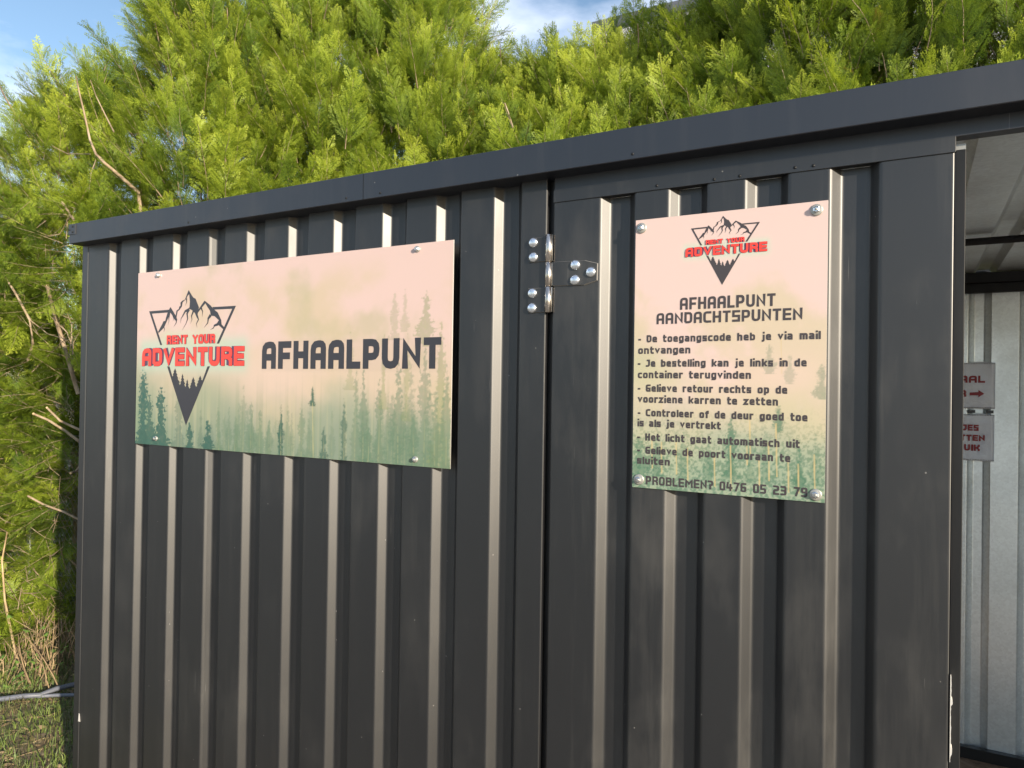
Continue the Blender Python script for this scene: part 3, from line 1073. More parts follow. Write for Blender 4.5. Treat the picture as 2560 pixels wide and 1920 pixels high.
def bolt(parent, x, z, y, R, head):
    mb = MB()
    mb.lathe((x, y, z), [(R, 0), (R, .0022), (R * .86, .0030)], 20, 0)
    mb.lathe((x, y - .0030, z), [(head, 0), (head, .0052), (head * .72, .0064)], 6, 1, smooth=False)
    mb.lathe((x, y - .0094, z), [(head * .45, 0), (head * .35, .0010)], 10, 0)
    return mb.build('bolt', [M_wash, M_zinc], parent)


PK = np.array([0.605, 0.638, 0.640])
# --- wide board, 1.325 x 0.594 m
AX0, AX1, AZ0, AZ1 = -2.3745, -1.0500, 1.3920, 1.9860
YF = -0.0052
sa = thing('pickup_sign', 'wide misty forest board reading AFHAALPUNT beside a red and black mountain emblem', 'sign', ((AX0 + AX1) / 2, YF, AZ0))
w_, h_ = 620, 280
X, Z = np.meshgrid(np.linspace(AX0, AX1, w_), np.linspace(AZ0, AZ1, h_))
U, Wv = (X - AX0) / (AX1 - AX0), (Z - AZ0) / (AZ1 - AZ0)
NZ = fbm(X.shape, (90, 200), 2, 3)
F1 = fbm(X.shape, (4, 8), 5, 21)
F2 = fbm(X.shape, (3, 7), 5, 33)
img = np.zeros(X.shape + (3,))
img[:] = srgb((250, 214, 206))
blend(img, (230, 206, 168), smooth(.42, .75, F1 + .25 * np.exp(-((U - .66) / .16) ** 2 - ((Wv - .72) / .16) ** 2)) * .65 * smooth(1.0, .82, Wv))
blend(img, (200, 192, 148), smooth(.50, .75, F2 + .30 * np.exp(-((U - .70) / .13) ** 2 - ((Wv - .62) / .11) ** 2) - .1) * .5)
blend(img, (226, 206, 166), smooth(.62, .35, Wv + (F1 - .5) * .5) * .5)
pinkc = np.exp(-((U - .50) / .14) ** 2 - ((Wv - .38) / .14) ** 2)
blend(img, (246, 214, 196), np.clip(pinkc * 1.2, 0, 1))
blend(img, (176, 184, 158), smooth(.40, .10, Wv + (F2 - .5) * .45 + .10 * np.exp(-((U - .5) / .12) ** 2)) * .85)
blend(img, (180, 182, 154), smooth(.55, .2, Wv) * np.exp(-((U - .30) / .10) ** 2) * .7)
blend(img, (132, 154, 138), smooth(.34, .02, Wv + (F1 - .5) * .25) * .6)
blend(img, (138, 166, 132), np.exp(-((U - .0) / .10) ** 2) * smooth(.62, .40, Wv) * .5)
streak = fbm((4, w_), (2, 160), 2, 8)[1][None, :] * np.ones_like(X)
blend(img, (232, 216, 166), smooth(.58, .72, streak) * smooth(.45, .10, Wv) * .22)
blend(img, (140, 158, 120), smooth(.42, .30, streak) * smooth(.48, .10, Wv) * .35)
zm = lambda px: 0  # coordinates below are wall metres (x, top, base, half width)
TR = [(-2.14, 1.62, 1.40, .04, .35), (-2.335, 1.675, 1.36, .055, .9), (-2.235, 1.590, 1.36, .065, .85), (-2.30, 1.56, 1.36, .07, .8), (-2.085, 1.475, 1.38, .036, .9), (-1.995, 1.487, 1.38, .04, .95),
      (-1.895, 1.530, 1.38, .022, .5), (-1.865, 1.500, 1.38, .018, .4), (-1.795, 1.548, 1.39, .034, .45), (-1.755, 1.525, 1.39, .030, .45),
      (-1.83, 1.60, 1.39, .03, .3), (-1.665, 1.542, 1.39, .021, .85), (-1.715, 1.495, 1.39, .026, .5), (-1.580, 1.560, 1.39, .025, .45), (-1.535, 1.580, 1.39, .0, .0),
      (-1.492, 1.488, 1.40, .019, .7), (-1.415, 1.565, 1.39, .020, .65), (-1.372, 1.645, 1.39, .026, .45), (-1.345, 1.652, 1.39, .032, .5), (-1.288, 1.622, 1.39, .030, .5),
      (-1.325, 1.500, 1.39, .027, .6), (-1.222, 1.670, 1.39, .040, .5), (-1.180, 1.66, 1.39, .03, .35), (-1.135, 1.705, 1.39, .042, .45), (-1.085, 1.77, 1.39, .036, .42),
      (-1.240, 1.860, 1.74, .028, .30), (-1.205, 1.866, 1.76, .018, .28), (-1.135, 1.858, 1.72, .042, .45), (-1.275, 1.745, 1.55, .016, .4), (-1.195, 1.745, 1.52, .020, .35),
      (-1.395, 1.755, 1.60, .026, .30), (-1.10, 1.60, 1.39, .03, .5), (-1.065, 1.66, 1.39, .03, .5), (-1.46, 1.53, 1.39, .02, .3), (-1.62, 1.52, 1.39, .02, .3),
      (-1.345, 1.535, 1.39, .02, .45), (-1.17, 1.54, 1.39, .03, .5), (-1.94, 1.46, 1.39, .02, .4), (-2.03, 1.52, 1.39, .02, .3)]
r3 = np.random.default_rng(77)
for q in range(26):
    cxq = r3.uniform(-1.98, -1.06)
    TR.insert(0, (cxq, r3.uniform(1.46, 1.56) + (.08 if cxq > -1.4 else 0), 1.385, r3.uniform(.018, .034), r3.uniform(.18, .40)))
for i, (cx, zt, zb, hw, al) in enumerate(TR):
    if al <= 0: continue
    yel = zt > 1.72
    dark = (80, 114, 98) if al > .6 else (112, 140, 114)
    if cx < -1.95: dark = (70, 110, 98)
    al = min(.95, al * 1.1)
    if yel: dark = (150, 160, 112)
    conifer(img, X, Z, cx, zt, zb, hw, dark, al, i + 1, trunk=cx > -1.95, tiers=8 + int(hw * 60) % 5)
# the lone pine with its bare stem
conifer(img, X, Z, -1.538, 1.600, 1.552, .013, (70, 110, 92), .9, 77, False, 4)
blend(img, (214, 200, 150), smooth(.0020, .0008, np.abs(X + 1.5375 - .006 * (1.55 - Z) / .15)) * (Z < 1.552) * .8)
# pale halo round the red words and soft shadow under the charcoal lettering
hal = np.exp(-(np.maximum(np.abs(X + 2.085) - .245, 0) / .028) ** 2 - (np.maximum(np.abs(Z - 1.697) - .032, 0) / .026) ** 2)
blend(img, (206, 226, 206), hal * .75)
hal2 = np.exp(-(np.maximum(np.abs(X + 2.085) - .12, 0) / .03) ** 2 - (np.maximum(np.abs(Z - 1.752) - .012, 0) / .018) ** 2)
blend(img, (226, 226, 196), hal2 * .6)
shd = np.exp(-(np.maximum(np.abs(X + 1.417) - .330, 0) / .007) ** 2 - (np.maximum(np.abs(Z - 1.690) - .040, 0) / .007) ** 2)
blend(img, (150, 140, 118), shd * .10)
board_mesh('board', AX0, AX1, AZ0, AZ1, YF, -0.0022, img * PK, sa)
mbt = MB()
text(mbt, 'AFHAALPUNT', -1.7509, -1.0835, 1.6515, .0830, YF - .0004, tk=.245, gap=.10)
mbt.build('lettering', M_print_dark, sa)
EK = 0.4424 / 958.0
emblem(sa, -2.3097, 1.8505, EK * .99, YF - .0003, M_print_dark)
red_words(sa, -2.3421, -1.8289, 1.6620, .0600, -2.2100, -1.9660, 1.7345, .0300, YF)
for x, z in ((-2.2613, 1.9720), (-1.1653, 1.9709), (-2.2595, 1.4145), (-1.1616, 1.4101)):
    bolt(sa, x, z, YF, .0085, .0062)

# --- upright board, 0.40 x 0.60 m
BX0, BX1, BZ0, BZ1 = -0.5560, -0.1567, 1.3850, 1.9855
sb = thing('instruction_sign', 'upright misty forest board with six lines of pickup rules and a phone number', 'sign', ((BX0 + BX1) / 2, YF, BZ0))
w_, h_ = 256, 384
X, Z = np.meshgrid(np.linspace(BX0, BX1, w_), np.linspace(BZ0, BZ1, h_))
U, Wv = (X - BX0) / (BX1 - BX0), (Z - BZ0) / (BZ1 - BZ0)
NZ = fbm(X.shape, (190, 130), 2, 3)
F1 = fbm(X.shape, (6, 4), 5, 41)
F2 = fbm(X.shape, (7, 5), 5, 53)
img = np.zeros(X.shape + (3,))
img[:] = srgb((255, 220, 212))
blend(img, (230, 212, 174), smooth(.40, .70, F1 + .28 * np.exp(-((U - .85) / .3) ** 2 - ((Wv - .55) / .12) ** 2) - .5 * smooth(.6, .9, Wv)) * .65)
blend(img, (205, 206, 168), np.exp(-(U / .22) ** 2) * np.exp(-((Wv - .44) / .10) ** 2) * .7)
blend(img, (224, 212, 174), smooth(.52, .25, Wv + (F2 - .5) * .4) * .6)
blend(img, (250, 218, 200), np.exp(-((U - .78) / .25) ** 2 - ((Wv - .42) / .07) ** 2) * .85)
blend(img, (170, 186, 160), smooth(.36, .08, Wv + (F1 - .5) * .3) * .85)
blend(img, (138, 162, 144), smooth(.24, .0, Wv + (F2 - .5) * .3) * .7)
fine = fbm(X.shape, (120, 90), 3, 9)
blend(img, (96, 136, 104), smooth(.50, .62, fine) * smooth(.34, .12, Wv) * .55)
blend(img, (206, 212, 178), smooth(.52, .38, fine) * smooth(.30, .10, Wv) * .45)
TB = [(-.340, 1.545, 1.39, .030, .7), (-.245, 1.575, 1.53, .014, .75), (-.205, 1.49, 1.39, .020, .7), (-.50, 1.50, 1.39, .03, .5), (-.44, 1.52, 1.39, .025, .4), (-.30, 1.52, 1.39, .02, .4), (-.385, 1.50, 1.39, .02, .5),
      (-.27, 1.53, 1.39, .02, .35), (-.175, 1.52, 1.39, .02, .4), (-.165, 1.66, 1.60, .018, .45), (-.265, 1.70, 1.65, .02, .35), (-.225, 1.68, 1.63, .015, .3), (-.54, 1.50, 1.42, .03, .6)]
for i, (cx, zt, zb, hw, al) in enumerate(TB):
    conifer(img, X, Z, cx, zt, zb, hw, (86, 130, 104), al, i + 101, trunk=False, tiers=9, low=.75 if zb < 1.4 else 0)
for i, (tx, t0, t1) in enumerate(((-.510, 1.50, 1.43), (-.488, 1.49, 1.42), (-.455, 1.50, 1.42), (-.430, 1.48, 1.41), (-.372, 1.47, 1.40), (-.338, 1.49, 1.395), (-.306, 1.50, 1.45), (-.281, 1.47, 1.41), (-.262, 1.50, 1.42),
                                  (-.300, 1.55, 1.47), (-.247, 1.54, 1.43), (-.224, 1.47, 1.40), (-.205, 1.46, 1.40), (-.175, 1.48, 1.41), (-.49, 1.60, 1.55), (-.24, 1.72, 1.64))):
    m1 = smooth(.0019, .0006, np.abs(X - tx - (Z - t1) * -.03)) * (Z < t0) * (Z > t1)
    blend(img, (240, 208, 150), m1 * (.8 if i < 14 else .4))
hal = np.exp(-(np.maximum(np.abs(X + .3566) - .082, 0) / .010) ** 2 - (np.maximum(np.abs(Z - 1.9040) - .010, 0) / .009) ** 2)
blend(img, (226, 232, 212), hal * .8)
board_mesh('board', BX0, BX1, BZ0, BZ1, YF, -0.0022, img * PK, sb)
mbt = MB()
text(mbt, 'AFHAALPUNT', -.4523, -.2538, 1.7795, .0262, YF - .0004, tk=.20, gap=.13)
text(mbt, 'AANDACHTSPUNTEN', -.5045, -.2017, 1.7495, .0245, YF - .0004, tk=.20, gap=.13)
mbt.build('heading', M_print_text, sb)
LINES = [('- De toegangscode heb je via mail', -.5459, -.1682, 1.7097), ('ontvangen', -.5460, -.4281, 1.6841), ('- Je bestelling kan je links in de', -.5464, -.1930, 1.6552),
         ('container terugvinden', -.5460, -.3005, 1.6297), ('- Gelieve retour rechts op de', -.5456, -.2290, 1.5997), ('voorziene karren te zetten', -.5452, -.2465, 1.5752),
         ('- Controleer of de deur goed toe', -.5448, -.1901, 1.5450), ('is als je vertrekt', -.5452, -.3611, 1.5218), ('- Het licht gaat automatisch uit', -.5453, -.2041, 1.4908),
         ('- Gelieve de poort vooraan te', -.5449, -.2216, 1.4614), ('sluiten', -.5451, -.4702, 1.4382)]
for s, xa, xb, z in LINES:
    mbt = MB()
    text(mbt, s, xa, xb, z, .0162, YF - .0004, tk=.235, gap=.15, space=.50)
    mbt.build('text_line', M_print_text, sb)
mbt = MB()
text(mbt, 'PROBLEMEN? 0476 05 23 79', -.5240, -.1885, 1.3935, .0190, YF - .0004, tk=.20, gap=.13, space=.45)
mbt.build('phone_line', M_print_text, sb)
EK2 = 0.1452 / 958.0
emblem(sb, -.4301, 1.9553, EK2 * .99, YF - .0003, M_print_text)
red_words(sb, -.4414, -.2715, 1.8937, .0196, -.3975, -.3170, 1.9170, .0100, YF)
for x, z in ((-.5420, 1.9668), (-.1777, 1.9679), (-.5403, 1.4031), (-.1731, 1.4000)):
    bolt(sb, x, z, YF, .0118, .0068)

# --- two laminated notices on the rear wall inside
YP = 2.094


def notice(label, x0, x1, z0, z1, name='paper_notice'):
    t = thing(name, label, 'notice', ((x0 + x1) / 2, YP, z0), 'laminated notices on the rear wall')
    nxx, nzz = 22, 22
    vs, fs = [], []
    for j in range(nzz + 1):
        for i in range(nxx + 1):
            u, v = i / nxx, j / nzz
            vs.append((x0 + (x1 - x0) * u, YP - .001 + .0035 * math.sin(u * 9 + 1) * math.sin(v * 7 + z0 * 9) * .6, z0 + (z1 - z0) * v + (.0025 * math.sin(u * 17) if j == nzz else 0)))
    for j in range(nzz):
        for i in range(nxx):
            a = j * (nxx + 1) + i
            fs.append((a, a + 1, a + nxx + 2, a + nxx + 1))
    mb = MB()
    mb.add(vs, fs, 0, True)
    sh = mb.build('sheet', M_poster, t)
    md = sh.modifiers.new('thick', 'SOLIDIFY')
    md.thickness = 0.0005
    md.offset = 1
    return t


na = notice('upper laminated notice with dark red letters and an arrow, seen through the open door', .0000, .2885, 1.5490, 1.7465)
nb_ = notice('lower laminated notice with three rows of dark red letters, under the notice with the arrow', .0000, .2868, 1.3268, 1.5260)
yl = YP - .0052
mbt = MB()
text(mbt, 'AAL', .1600, .2519, 1.6590, .0300, yl, tk=.27, gap=.10)
mbt.build('lettering', M_poster_red, na)
mbt = MB()
text(mbt, 'R', .1650, .1850, 1.5990, .0285, yl, tk=.27)
poly(mbt, [(.1971, 1.6045), (.2285, 1.6055), (.2285, 1.5975), (.2495, 1.6125), (.2285, 1.6285), (.2285, 1.6195), (.1971, 1.6170)], yl)
mbt.build('arrow', M_poster_red, na)
mbt = MB()
text(mbt, 'JES', .1720, .2309, 1.4543, .0258, yl, tk=.27, gap=.10)
text(mbt, 'TTEN', .1640, .2532, 1.4112, .0258, yl, tk=.27, gap=.10)
text(mbt, 'UIK', .1790, .2357, 1.3687, .0270, yl, tk=.27, gap=.12)
mbt.build('lettering', M_poster_red, nb_)
for t_, z in ((na, 1.7400), (na, 1.5530), (nb_, 1.5215), (nb_, 1.3320)):
    mb = MB()
    for i in range(20):
        mb.box(.172 + i * .0058, .1755 + i * .0058, yl - .0005, yl, z - .0008, z + .0008)
    mb.build('dotted_line', M_staple, t_)
for xa in (.192, .257):
    mb = MB()
    mb.box(xa, xa + .026, YP - .007, YP - .004, 1.5305, 1.5430)
    tag(mb.build('tape_strip', M_tape), 'short dark tape piece between the two notices, ' + ('left one beside the door edge' if xa < .2 else 'right one near the notice corner'), 'tape', 'dark tape pieces between the notices')

# ------------------------------------------------------------------ building behind the hedge
bl = thing('warehouse', 'tall pale grey clad industrial building with dark roof edge behind the hedge', 'building', (8, 24, 0))
bx0, bx1, by, bz = -9.3, 30.0, 20.0, 13.55
MB().box(bx0 + .1, bx1, by, by + 16, 0, bz - .35).build('wall', M_clad, bl)
mb = MB()
x = bx0 + .3
while x < 6:
    mb.box(x, x + .10, by - .014, by - .002, 0.2, bz - .36)
    x += .50
mb.build('cladding_rib', M_clad, bl, kind='stuff')
MB().box(bx0, bx1 + .1, by - .12, by + 16.1, bz - .35, bz, b=.02).build('roof_trim', M_trim, bl)
MB().tube([(-9.0, by - .2, .2), (-9.0, by - .2, bz - .4)], .09, 8).build('downpipe', M_clad, bl)


# ------------------------------------------------------------------ foliage
def frond_quads(out, base, axis, side, nrm, length, tint, r):
    """flat fan of scale-leaf branchlets: quads appended as (4,3) arrays"""
    n = max(6, int(length / 0.0165))
    for i in range(n):
        f = (i + .6) / n
        p = base + axis * (length * f) - nrm * (length * .18 * f * f)
        bl_ = length * 0.42 * (1 - f) ** .75 * min(1, .35 + 2.2 * f) * (0.65 + .7 * r.random()) + .008
        for sd in ((1, -1) if i % 2 else (-1, 1)):
            d = (axis * .86 + side * sd * .55 + nrm * (r.random() - .5) * .35).normalized()
            q = p + axis * (sd * .003)
            spike(out, q, d, nrm, bl_, .0020, tint + .25 * f, r)
            m = max(1, int(bl_ / .017))
            for j in range(m):
                g = (j + .7) / (m + .4)
                qq = q + d * bl_ * g
                l2 = (bl_ * (1 - g) * .5 + .008)
                for s2 in (1, -1):
                    if r.random() < .22: continue
                    d2 = (d * .8 + (axis * .9 - side * sd * .35) * s2 * .55 + nrm * (r.random() - .5) * .3).normalized()
                    spike(out, qq, d2, nrm, l2, .0017, tint + .25 * f + .25, r)
    spike(out, base + axis * length * .9, (axis - nrm * .3).normalized(), nrm, .03, .003, tint + .5, r)


def spike(out, p, d, nrm, length, w, tint, r):
    s = d.cross(nrm)
    if s.length < 1e-4: return
    s = s.normalized() * w
    mid = p + d * length * .45
    out[0].append((p, mid + s, p + d * length, mid - s))
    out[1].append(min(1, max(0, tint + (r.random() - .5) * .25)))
    out[2].append(BROWN[0])


BROWN = [0.0]


def make_bough(seed, L=0.42, upright=0.5, dense=1.0):
    r = random.Random(seed)
    out = ([], [], [])
    tw = MB()
    pts = []
    d = Vector((0, 0, 1))
    p = Vector((0, 0, 0))
    k = 9
    for i in range(k + 1):
        pts.append(p.copy())
        d = (d + Vector((r.uniform(-.12, .12), r.uniform(-.12, .12), 0))).normalized()
        p = p + d * L / k
    tw.tube(pts, [.0042 * (1 - .8 * i / k) for i in range(k + 1)], 4, 1, True, False)
    nf = int(20 * dense)
    for i in range(nf):
        f = .08 + .92 * i / nf
        q = f * k
        a, b = pts[int(min(q, k - 1))], pts[int(min(q, k - 1)) + 1]
        c = a.lerp(b, q - int(min(q, k - 1)))
        th = i * 2.6 + r.uniform(-.5, .5)
        # fronds sit mostly in one plane (x), with some out of it
        rad = Vector((math.cos(th), math.sin(th) * .55, 0)).normalized()
        ax = (rad * (1 - upright * .5) + Vector((0, 0, .75 + upright * .4))).normalized()
        BROWN[0] = r.uniform(.4, 1) if r.random() < .05 else 0.0
        ln = (.215 - .12 * f) * r.uniform(.75, 1.25)
        nr = Vector((r.uniform(-.3, .3), 1, r.uniform(-.3, .3))).normalized()
        sd = ax.cross(nr).normalized()
        nr = sd.cross(ax).normalized()
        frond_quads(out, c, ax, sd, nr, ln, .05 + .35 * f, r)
    BROWN[0] = 0.0
    frond_quads(out, pts[-2], (pts[-1] - pts[-2]).normalized(), Vector((1, 0, 0)), Vector((0, 1, 0)), .12, .5, r)
    Q = np.array([[tuple(v) for v in q] for q in out[0]], np.float32)
    nq = len(Q)
    V = Q.reshape(-1, 3)
    F = np.arange(nq * 4).reshape(-1, 4)
    tv = np.array([tuple(v) for v in tw.v], np.float32)
    tf = np.array(tw.f) + len(V)
    V = np.vstack([V, tv])
    Fa = np.vstack([F, tf])
    mi = np.concatenate([np.zeros(nq, int), np.ones(len(tf), int)])
    me = np_mesh('bough_%d' % seed, V, Fa, mi)
    at = me.color_attributes.new('tint', 'FLOAT_COLOR', 'POINT')
    col = np.ones((len(V), 4), np.float32)
    col[:nq * 4, 0] = np.repeat(np.array(out[1], np.float32), 4)
    col[:, 1] = 0
    col[:nq * 4, 1] = np.repeat(np.array(out[2], np.float32), 4)
    at.data.foreach_set('color', col.ravel())
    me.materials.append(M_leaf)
    me.materials.append(M_bark)
    return bpy.data.objects.new('bough_source', me)


BOUGHS = [make_bough(1, .42, .5), make_bough(2, .46, .9), make_bough(3, .38, .2), make_bough(4, .50, .7, 1.1), make_bough(5, .30, 1.0, .7), make_bough(6, .55, .35, .8), make_bough(7, .40, .8, .6)]

ng = bpy.data.node_groups.new('foliage_scatter', 'GeometryNodeTree')
ng.interface.new_socket('Geometry', in_out='INPUT', socket_type='NodeSocketGeometry')
ng.interface.new_socket('Geometry', in_out='OUTPUT', socket_type='NodeSocketGeometry')
gi, go = ng.nodes.new('NodeGroupInput'), ng.nodes.new('NodeGroupOutput')
iop = ng.nodes.new('GeometryNodeInstanceOnPoints')
g2i = ng.nodes.new('GeometryNodeGeometryToInstance')
for b in reversed(BOUGHS):
    oi = ng.nodes.new('GeometryNodeObjectInfo')
    oi.inputs['Object'].default_value = b
    oi.inputs['As Instance'].default_value = True
    ng.links.new(oi.outputs['Geometry'], g2i.inputs[0]) if False else None
jn = ng.nodes.new('GeometryNodeJoinGeometry')
for nd in [n_ for n_ in ng.nodes if n_.bl_idname == 'GeometryNodeObjectInfo']:
    ng.links.new(nd.outputs['Geometry'], jn.inputs[0])
ng.nodes.remove(g2i)
iop.inputs['Pick Instance'].default_value = True


def nattr(name, typ):
    a = ng.nodes.new('GeometryNodeInputNamedAttribute')
    a.data_type = typ
    a.inputs['Name'].default_value = name
    return a.outputs['Attribute']


e2r = ng.nodes.new('FunctionNodeEulerToRotation')
ng.links.new(nattr('rot', 'FLOAT_VECTOR'), e2r.inputs[0])
ng.links.new(gi.outputs[0], iop.inputs['Points'])
ng.links.new(jn.outputs[0], iop.inputs['Instance'])
ng.links.new(nattr('idx', 'INT'), iop.inputs['Instance Index'])
ng.links.new(e2r.outputs[0], iop.inputs['Rotation'])
ng.links.new(nattr('scl', 'FLOAT'), iop.inputs['Scale'])
ng.links.new(iop.outputs[0], go.inputs[0])


def scatter(name, P, R, Sc, I, parent, **k):
    me = bpy.data.meshes.new(name)
    me.vertices.add(len(P))
    me.vertices.foreach_set('co', (np.asarray(P, np.float32) - np.array(parent_origin(parent), np.float32)).ravel())
    me.attributes.new('rot', 'FLOAT_VECTOR', 'POINT').data.foreach_set('vector', np.asarray(R, np.float32).ravel())
    me.attributes.new('scl', 'FLOAT', 'POINT').data.foreach_set('value', np.asarray(Sc, np.float32))
    me.attributes.new('idx', 'INT', 'POINT').data.foreach_set('value', np.asarray(I, np.int32))
    o = bpy.data.objects.new(name, me)
    C.objects.link(o)
    if parent: o.parent = parent
    tag(o, **k)
    md = o.modifiers.new('scatter', 'NODES')
    md.node_group = ng
    return o


def tree(label, x, y, zlo, zhi, r, n, seed, up=0.8, zfull=None, name='cypress_tree', lean=(0, 0)):
    rr = random.Random(seed)
    t = thing(name, label, 'tree', (x, y, 0), 'cypress trees of the hedge')
    P, R, Sc, I = [], [], [], []
    zfull = zfull if zfull is not None else zlo
    lobes = [(rr.uniform(0, 6.28), rr.uniform(0, 6.28), rr.uniform(.05, .22)) for _ in range(5)]
    tips = [(rr.uniform(-.7, .7) * r, rr.uniform(-.4, .4) * r, rr.uniform(.0, .5)) for _ in range(4)]
    for i in range(int(n * 1.15)):
        v = rr.random()
        z = zfull + (zhi - zfull) * v if rr.random() < .86 else zlo + (zfull - zlo) * rr.random()
        h = (z - zlo) / (zhi - zlo)
        prof = (1 - max(0, (h - .55) / .45) ** 1.8 * .75)
        th = rr.random() * 2 * math.pi
        if math.sin(th) > .35 and rr.random() < .55: th = -th
        rad = r * prof * (1 + sum(a * math.sin(th * 2 + p1 + z * 2.1 * q) for p1, q, a in lobes) * .5)
        rho = rad * (0.25 + .80 * rr.random() ** .75)
        px, py = x + lean[0] * z + rho * math.cos(th), y + lean[1] * z + rho * math.sin(th)
        d = Vector((math.cos(th), math.sin(th), up * (0.6 + rr.random() * .9) + h * .8))
        d += Vector((rr.uniform(-.45, .45), rr.uniform(-.45, .45), rr.uniform(-.35, .35)))
        e = d.normalized().to_track_quat('Z', 'Y').to_matrix() @ Matrix.Rotation(rr.uniform(-.9, .9), 3, 'Z')
        P.append((px, py, z))
        R.append(tuple(e.to_euler()))
        Sc.append(rr.uniform(.46, .98))
        I.append(rr.randrange(7))
    # leading shoots that make the ragged top
    for tx, ty, dz in tips + [(0, 0, .6)]:
        for q in range(7):
            P.append((x + tx + lean[0] * zhi, y + ty, zhi - .35 + dz * .55 + q * .09 - .25))
            d = Vector((rr.uniform(-.35, .35), rr.uniform(-.35, .35), 1))
            R.append(tuple(d.normalized().to_track_quat('Z', 'Y').to_euler()))
            Sc.append(rr.uniform(.55, .8))
            I.append(rr.randrange(7))
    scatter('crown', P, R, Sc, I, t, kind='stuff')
    mb = MB()
    pts = [(x + lean[0] * q + rr.uniform(-.02, .02), y + lean[1] * q + rr.uniform(-.02, .02), q) for q in np.linspace(-.03, zhi - .2, 12)]
    mb.tube(pts, [.055 * (1 - .85 * i / 11) + .004 for i in range(12)], 8)
    mb.build('trunk', M_bark, t)
    for q in range(9):
        z0 = zfull + (zhi - zfull) * rr.random() * .85
        th = rr.uniform(-math.pi, 0.2)
        mb = MB()
        L = r * rr.uniform(.7, 1.05)
        pts = [Vector((x + lean[0] * z0, y + lean[1] * z0, z0))]
        dd = Vector((math.cos(th), math.sin(th), .7)).normalized()
        for j in range(6):
            dd = (dd + Vector((rr.uniform(-.15, .15), rr.uniform(-.15, .15), .12))).normalized()
            pts.append(pts[-1] + dd * L / 5)
        mb.tube(pts, [.014, .012, .010, .008, .006, .005, .003], 5)
        mb.build('branch', M_bark, t)
    return t


TREES = [
    ('leftmost cypress, cut off by the left picture edge, with low sprays down to the grass', -6.6, 1.25, .25, 2.55, .85, 520, .5, None),
    ('yellow-green cypress left of the container with bare lower limbs and a thin top', -5.35, 1.50, .10, 3.58, .80, 900, .5, None),
    ('broad cypress standing at the container corner behind the fascia bracket', -4.60, 2.05, .5, 4.28, .80, 900, .6, 1.6),
    ('tall cypress with brown forked limbs above the left half of the wide board', -4.10, 2.70, 1.2, 4.8, .78, 900, .7, 2.5),
    ('tall dense cypress whose right side ends where the low hedge top begins', -3.42, 3.00, 1.2, 4.75, .66, 760, .8, 2.7),
    ('first short cypress with sky over its ragged top, right of the tall dense one', -2.85, 3.25, 1.2, 3.72, .58, 560, 1.2, 2.8),
    ('short cypress with one thin leader against the sky, above the door hinge', -2.30, 3.20, 1.2, 3.72, .58, 560, 1.2, 2.8),
    ('cypress with a feathery leader just left of the warehouse roof edge', -1.75, 3.25, 1.2, 3.80, .50, 420, 1.3, 2.8),
    ('open cypress with the pale warehouse wall showing through it', -1.20, 3.20, 1.2, 3.92, .50, 260, 1.3, 2.8),
    ('bright cypress with upright sprays above the upright board', -0.62, 3.15, 1.2, 4.9, .60, 640, 1.2, 2.8),
    ('cypress with dark hollows above the right end of the door', -0.05, 3.10, 1.2, 5.0, .60, 640, 1.2, 2.8),
    ('rightmost cypress, cut off by the top right picture corner', 0.55, 3.10, 1.2, 5.0, .60, 560, 1.2, 2.8),
]
tobjs = []
for i, (lb, x, y, zl, zh, r, n, up, zf) in enumerate(TREES):
    tobjs.append(tree(lb, x, y, zl, zh, r, n, 300 + i, up, zf))


# point on the sight line through a pixel of the 2560 px photograph, at depth y behind the wall plane
def at(px, py, y):
    d = fwd * 1800.0 + r2 * (px - 1280.0) - u2 * (py - 960.0)
    return Vector((0, -DIST, EYE)) + d * ((DIST + y) / d.y)


def limb(parent, pts, ys, r0, r1, cut=False, name='branch'):
    P = [at(px, py, yy) for (px, py), yy in zip(pts, ys)]
    n = len(P)
    mb = MB()
    mb.tube(P, [(r0 + (r1 - r0) * i / (n - 1)) * .60 for i in range(n)], 7)
    o = mb.build(name, [M_bark], parent)
    if cut:
        mb = MB()
        d = (P[0] - P[1]).normalized()
        mb.tube([P[0] - d * .001, P[0] + d * .006], [r0 * .615, r0 * .60], 8, 0, False)
        mb.build('cut_end', [M_cut], o)
    return o


tl = tobjs[1]
tc_ = tobjs[2]
limb(tl, [(118, 715), (140, 800), (165, 880), (185, 950), (196, 985)], [.70, .72, .74, .78, .8], .017, .020, True)
limb(tl, [(85, 1035), (120, 1050), (160, 1075), (200, 1105)], [.62, .66, .70, .75], .010, .014, True)
limb(tl, [(118, 1020), (150, 1052), (200, 1075)], [.6, .64, .7], .009, .012, True)
limb(tl, [(178, 1182), (190, 1178), (205, 1160)], [.6, .63, .66], .010, .012, True)
limb(tl, [(0, 672), (40, 735), (75, 800), (82, 860), (70, 900)], [.70, .70, .72, .74, .8], .010, .013)
limb(tl, [(75, 800), (120, 835), (170, 850)], [.72, .7, .7], .005, .003)
limb(tl, [(80, 930), (130, 880), (200, 812)], [.7, .66, .66], .004, .003)
limb(tl, [(70, 1240), (110, 1262), (160, 1280), (200, 1300)], [.58, .6, .64, .68], .009, .010)
limb(tl, [(0, 590), (80, 600), (150, 585), (188, 520)], [.8, .78, .76, .8], .003, .005)
limb(tc_, [(352, 535), (345, 480), (300, 440), (262, 408), (240, 385), (225, 350), (210, 280), (198, 230), (190, 190)], [1.35, 1.3, 1.2, 1.12, 1.1, 1.08, 1.05, 1.02, 1.0], .022, .006)
limb(tc_, [(350, 532), (352, 500), (346, 470)], [1.4, 1.38, 1.36], .026, .020)
limb(tc_, [(240, 400), (228, 430), (222, 480)], [1.1, 1.08, 1.08], .006, .004)
limb(tc_, [(225, 385), (170, 385), (120, 360)], [1.08, 1.05, 1.03], .006, .003)
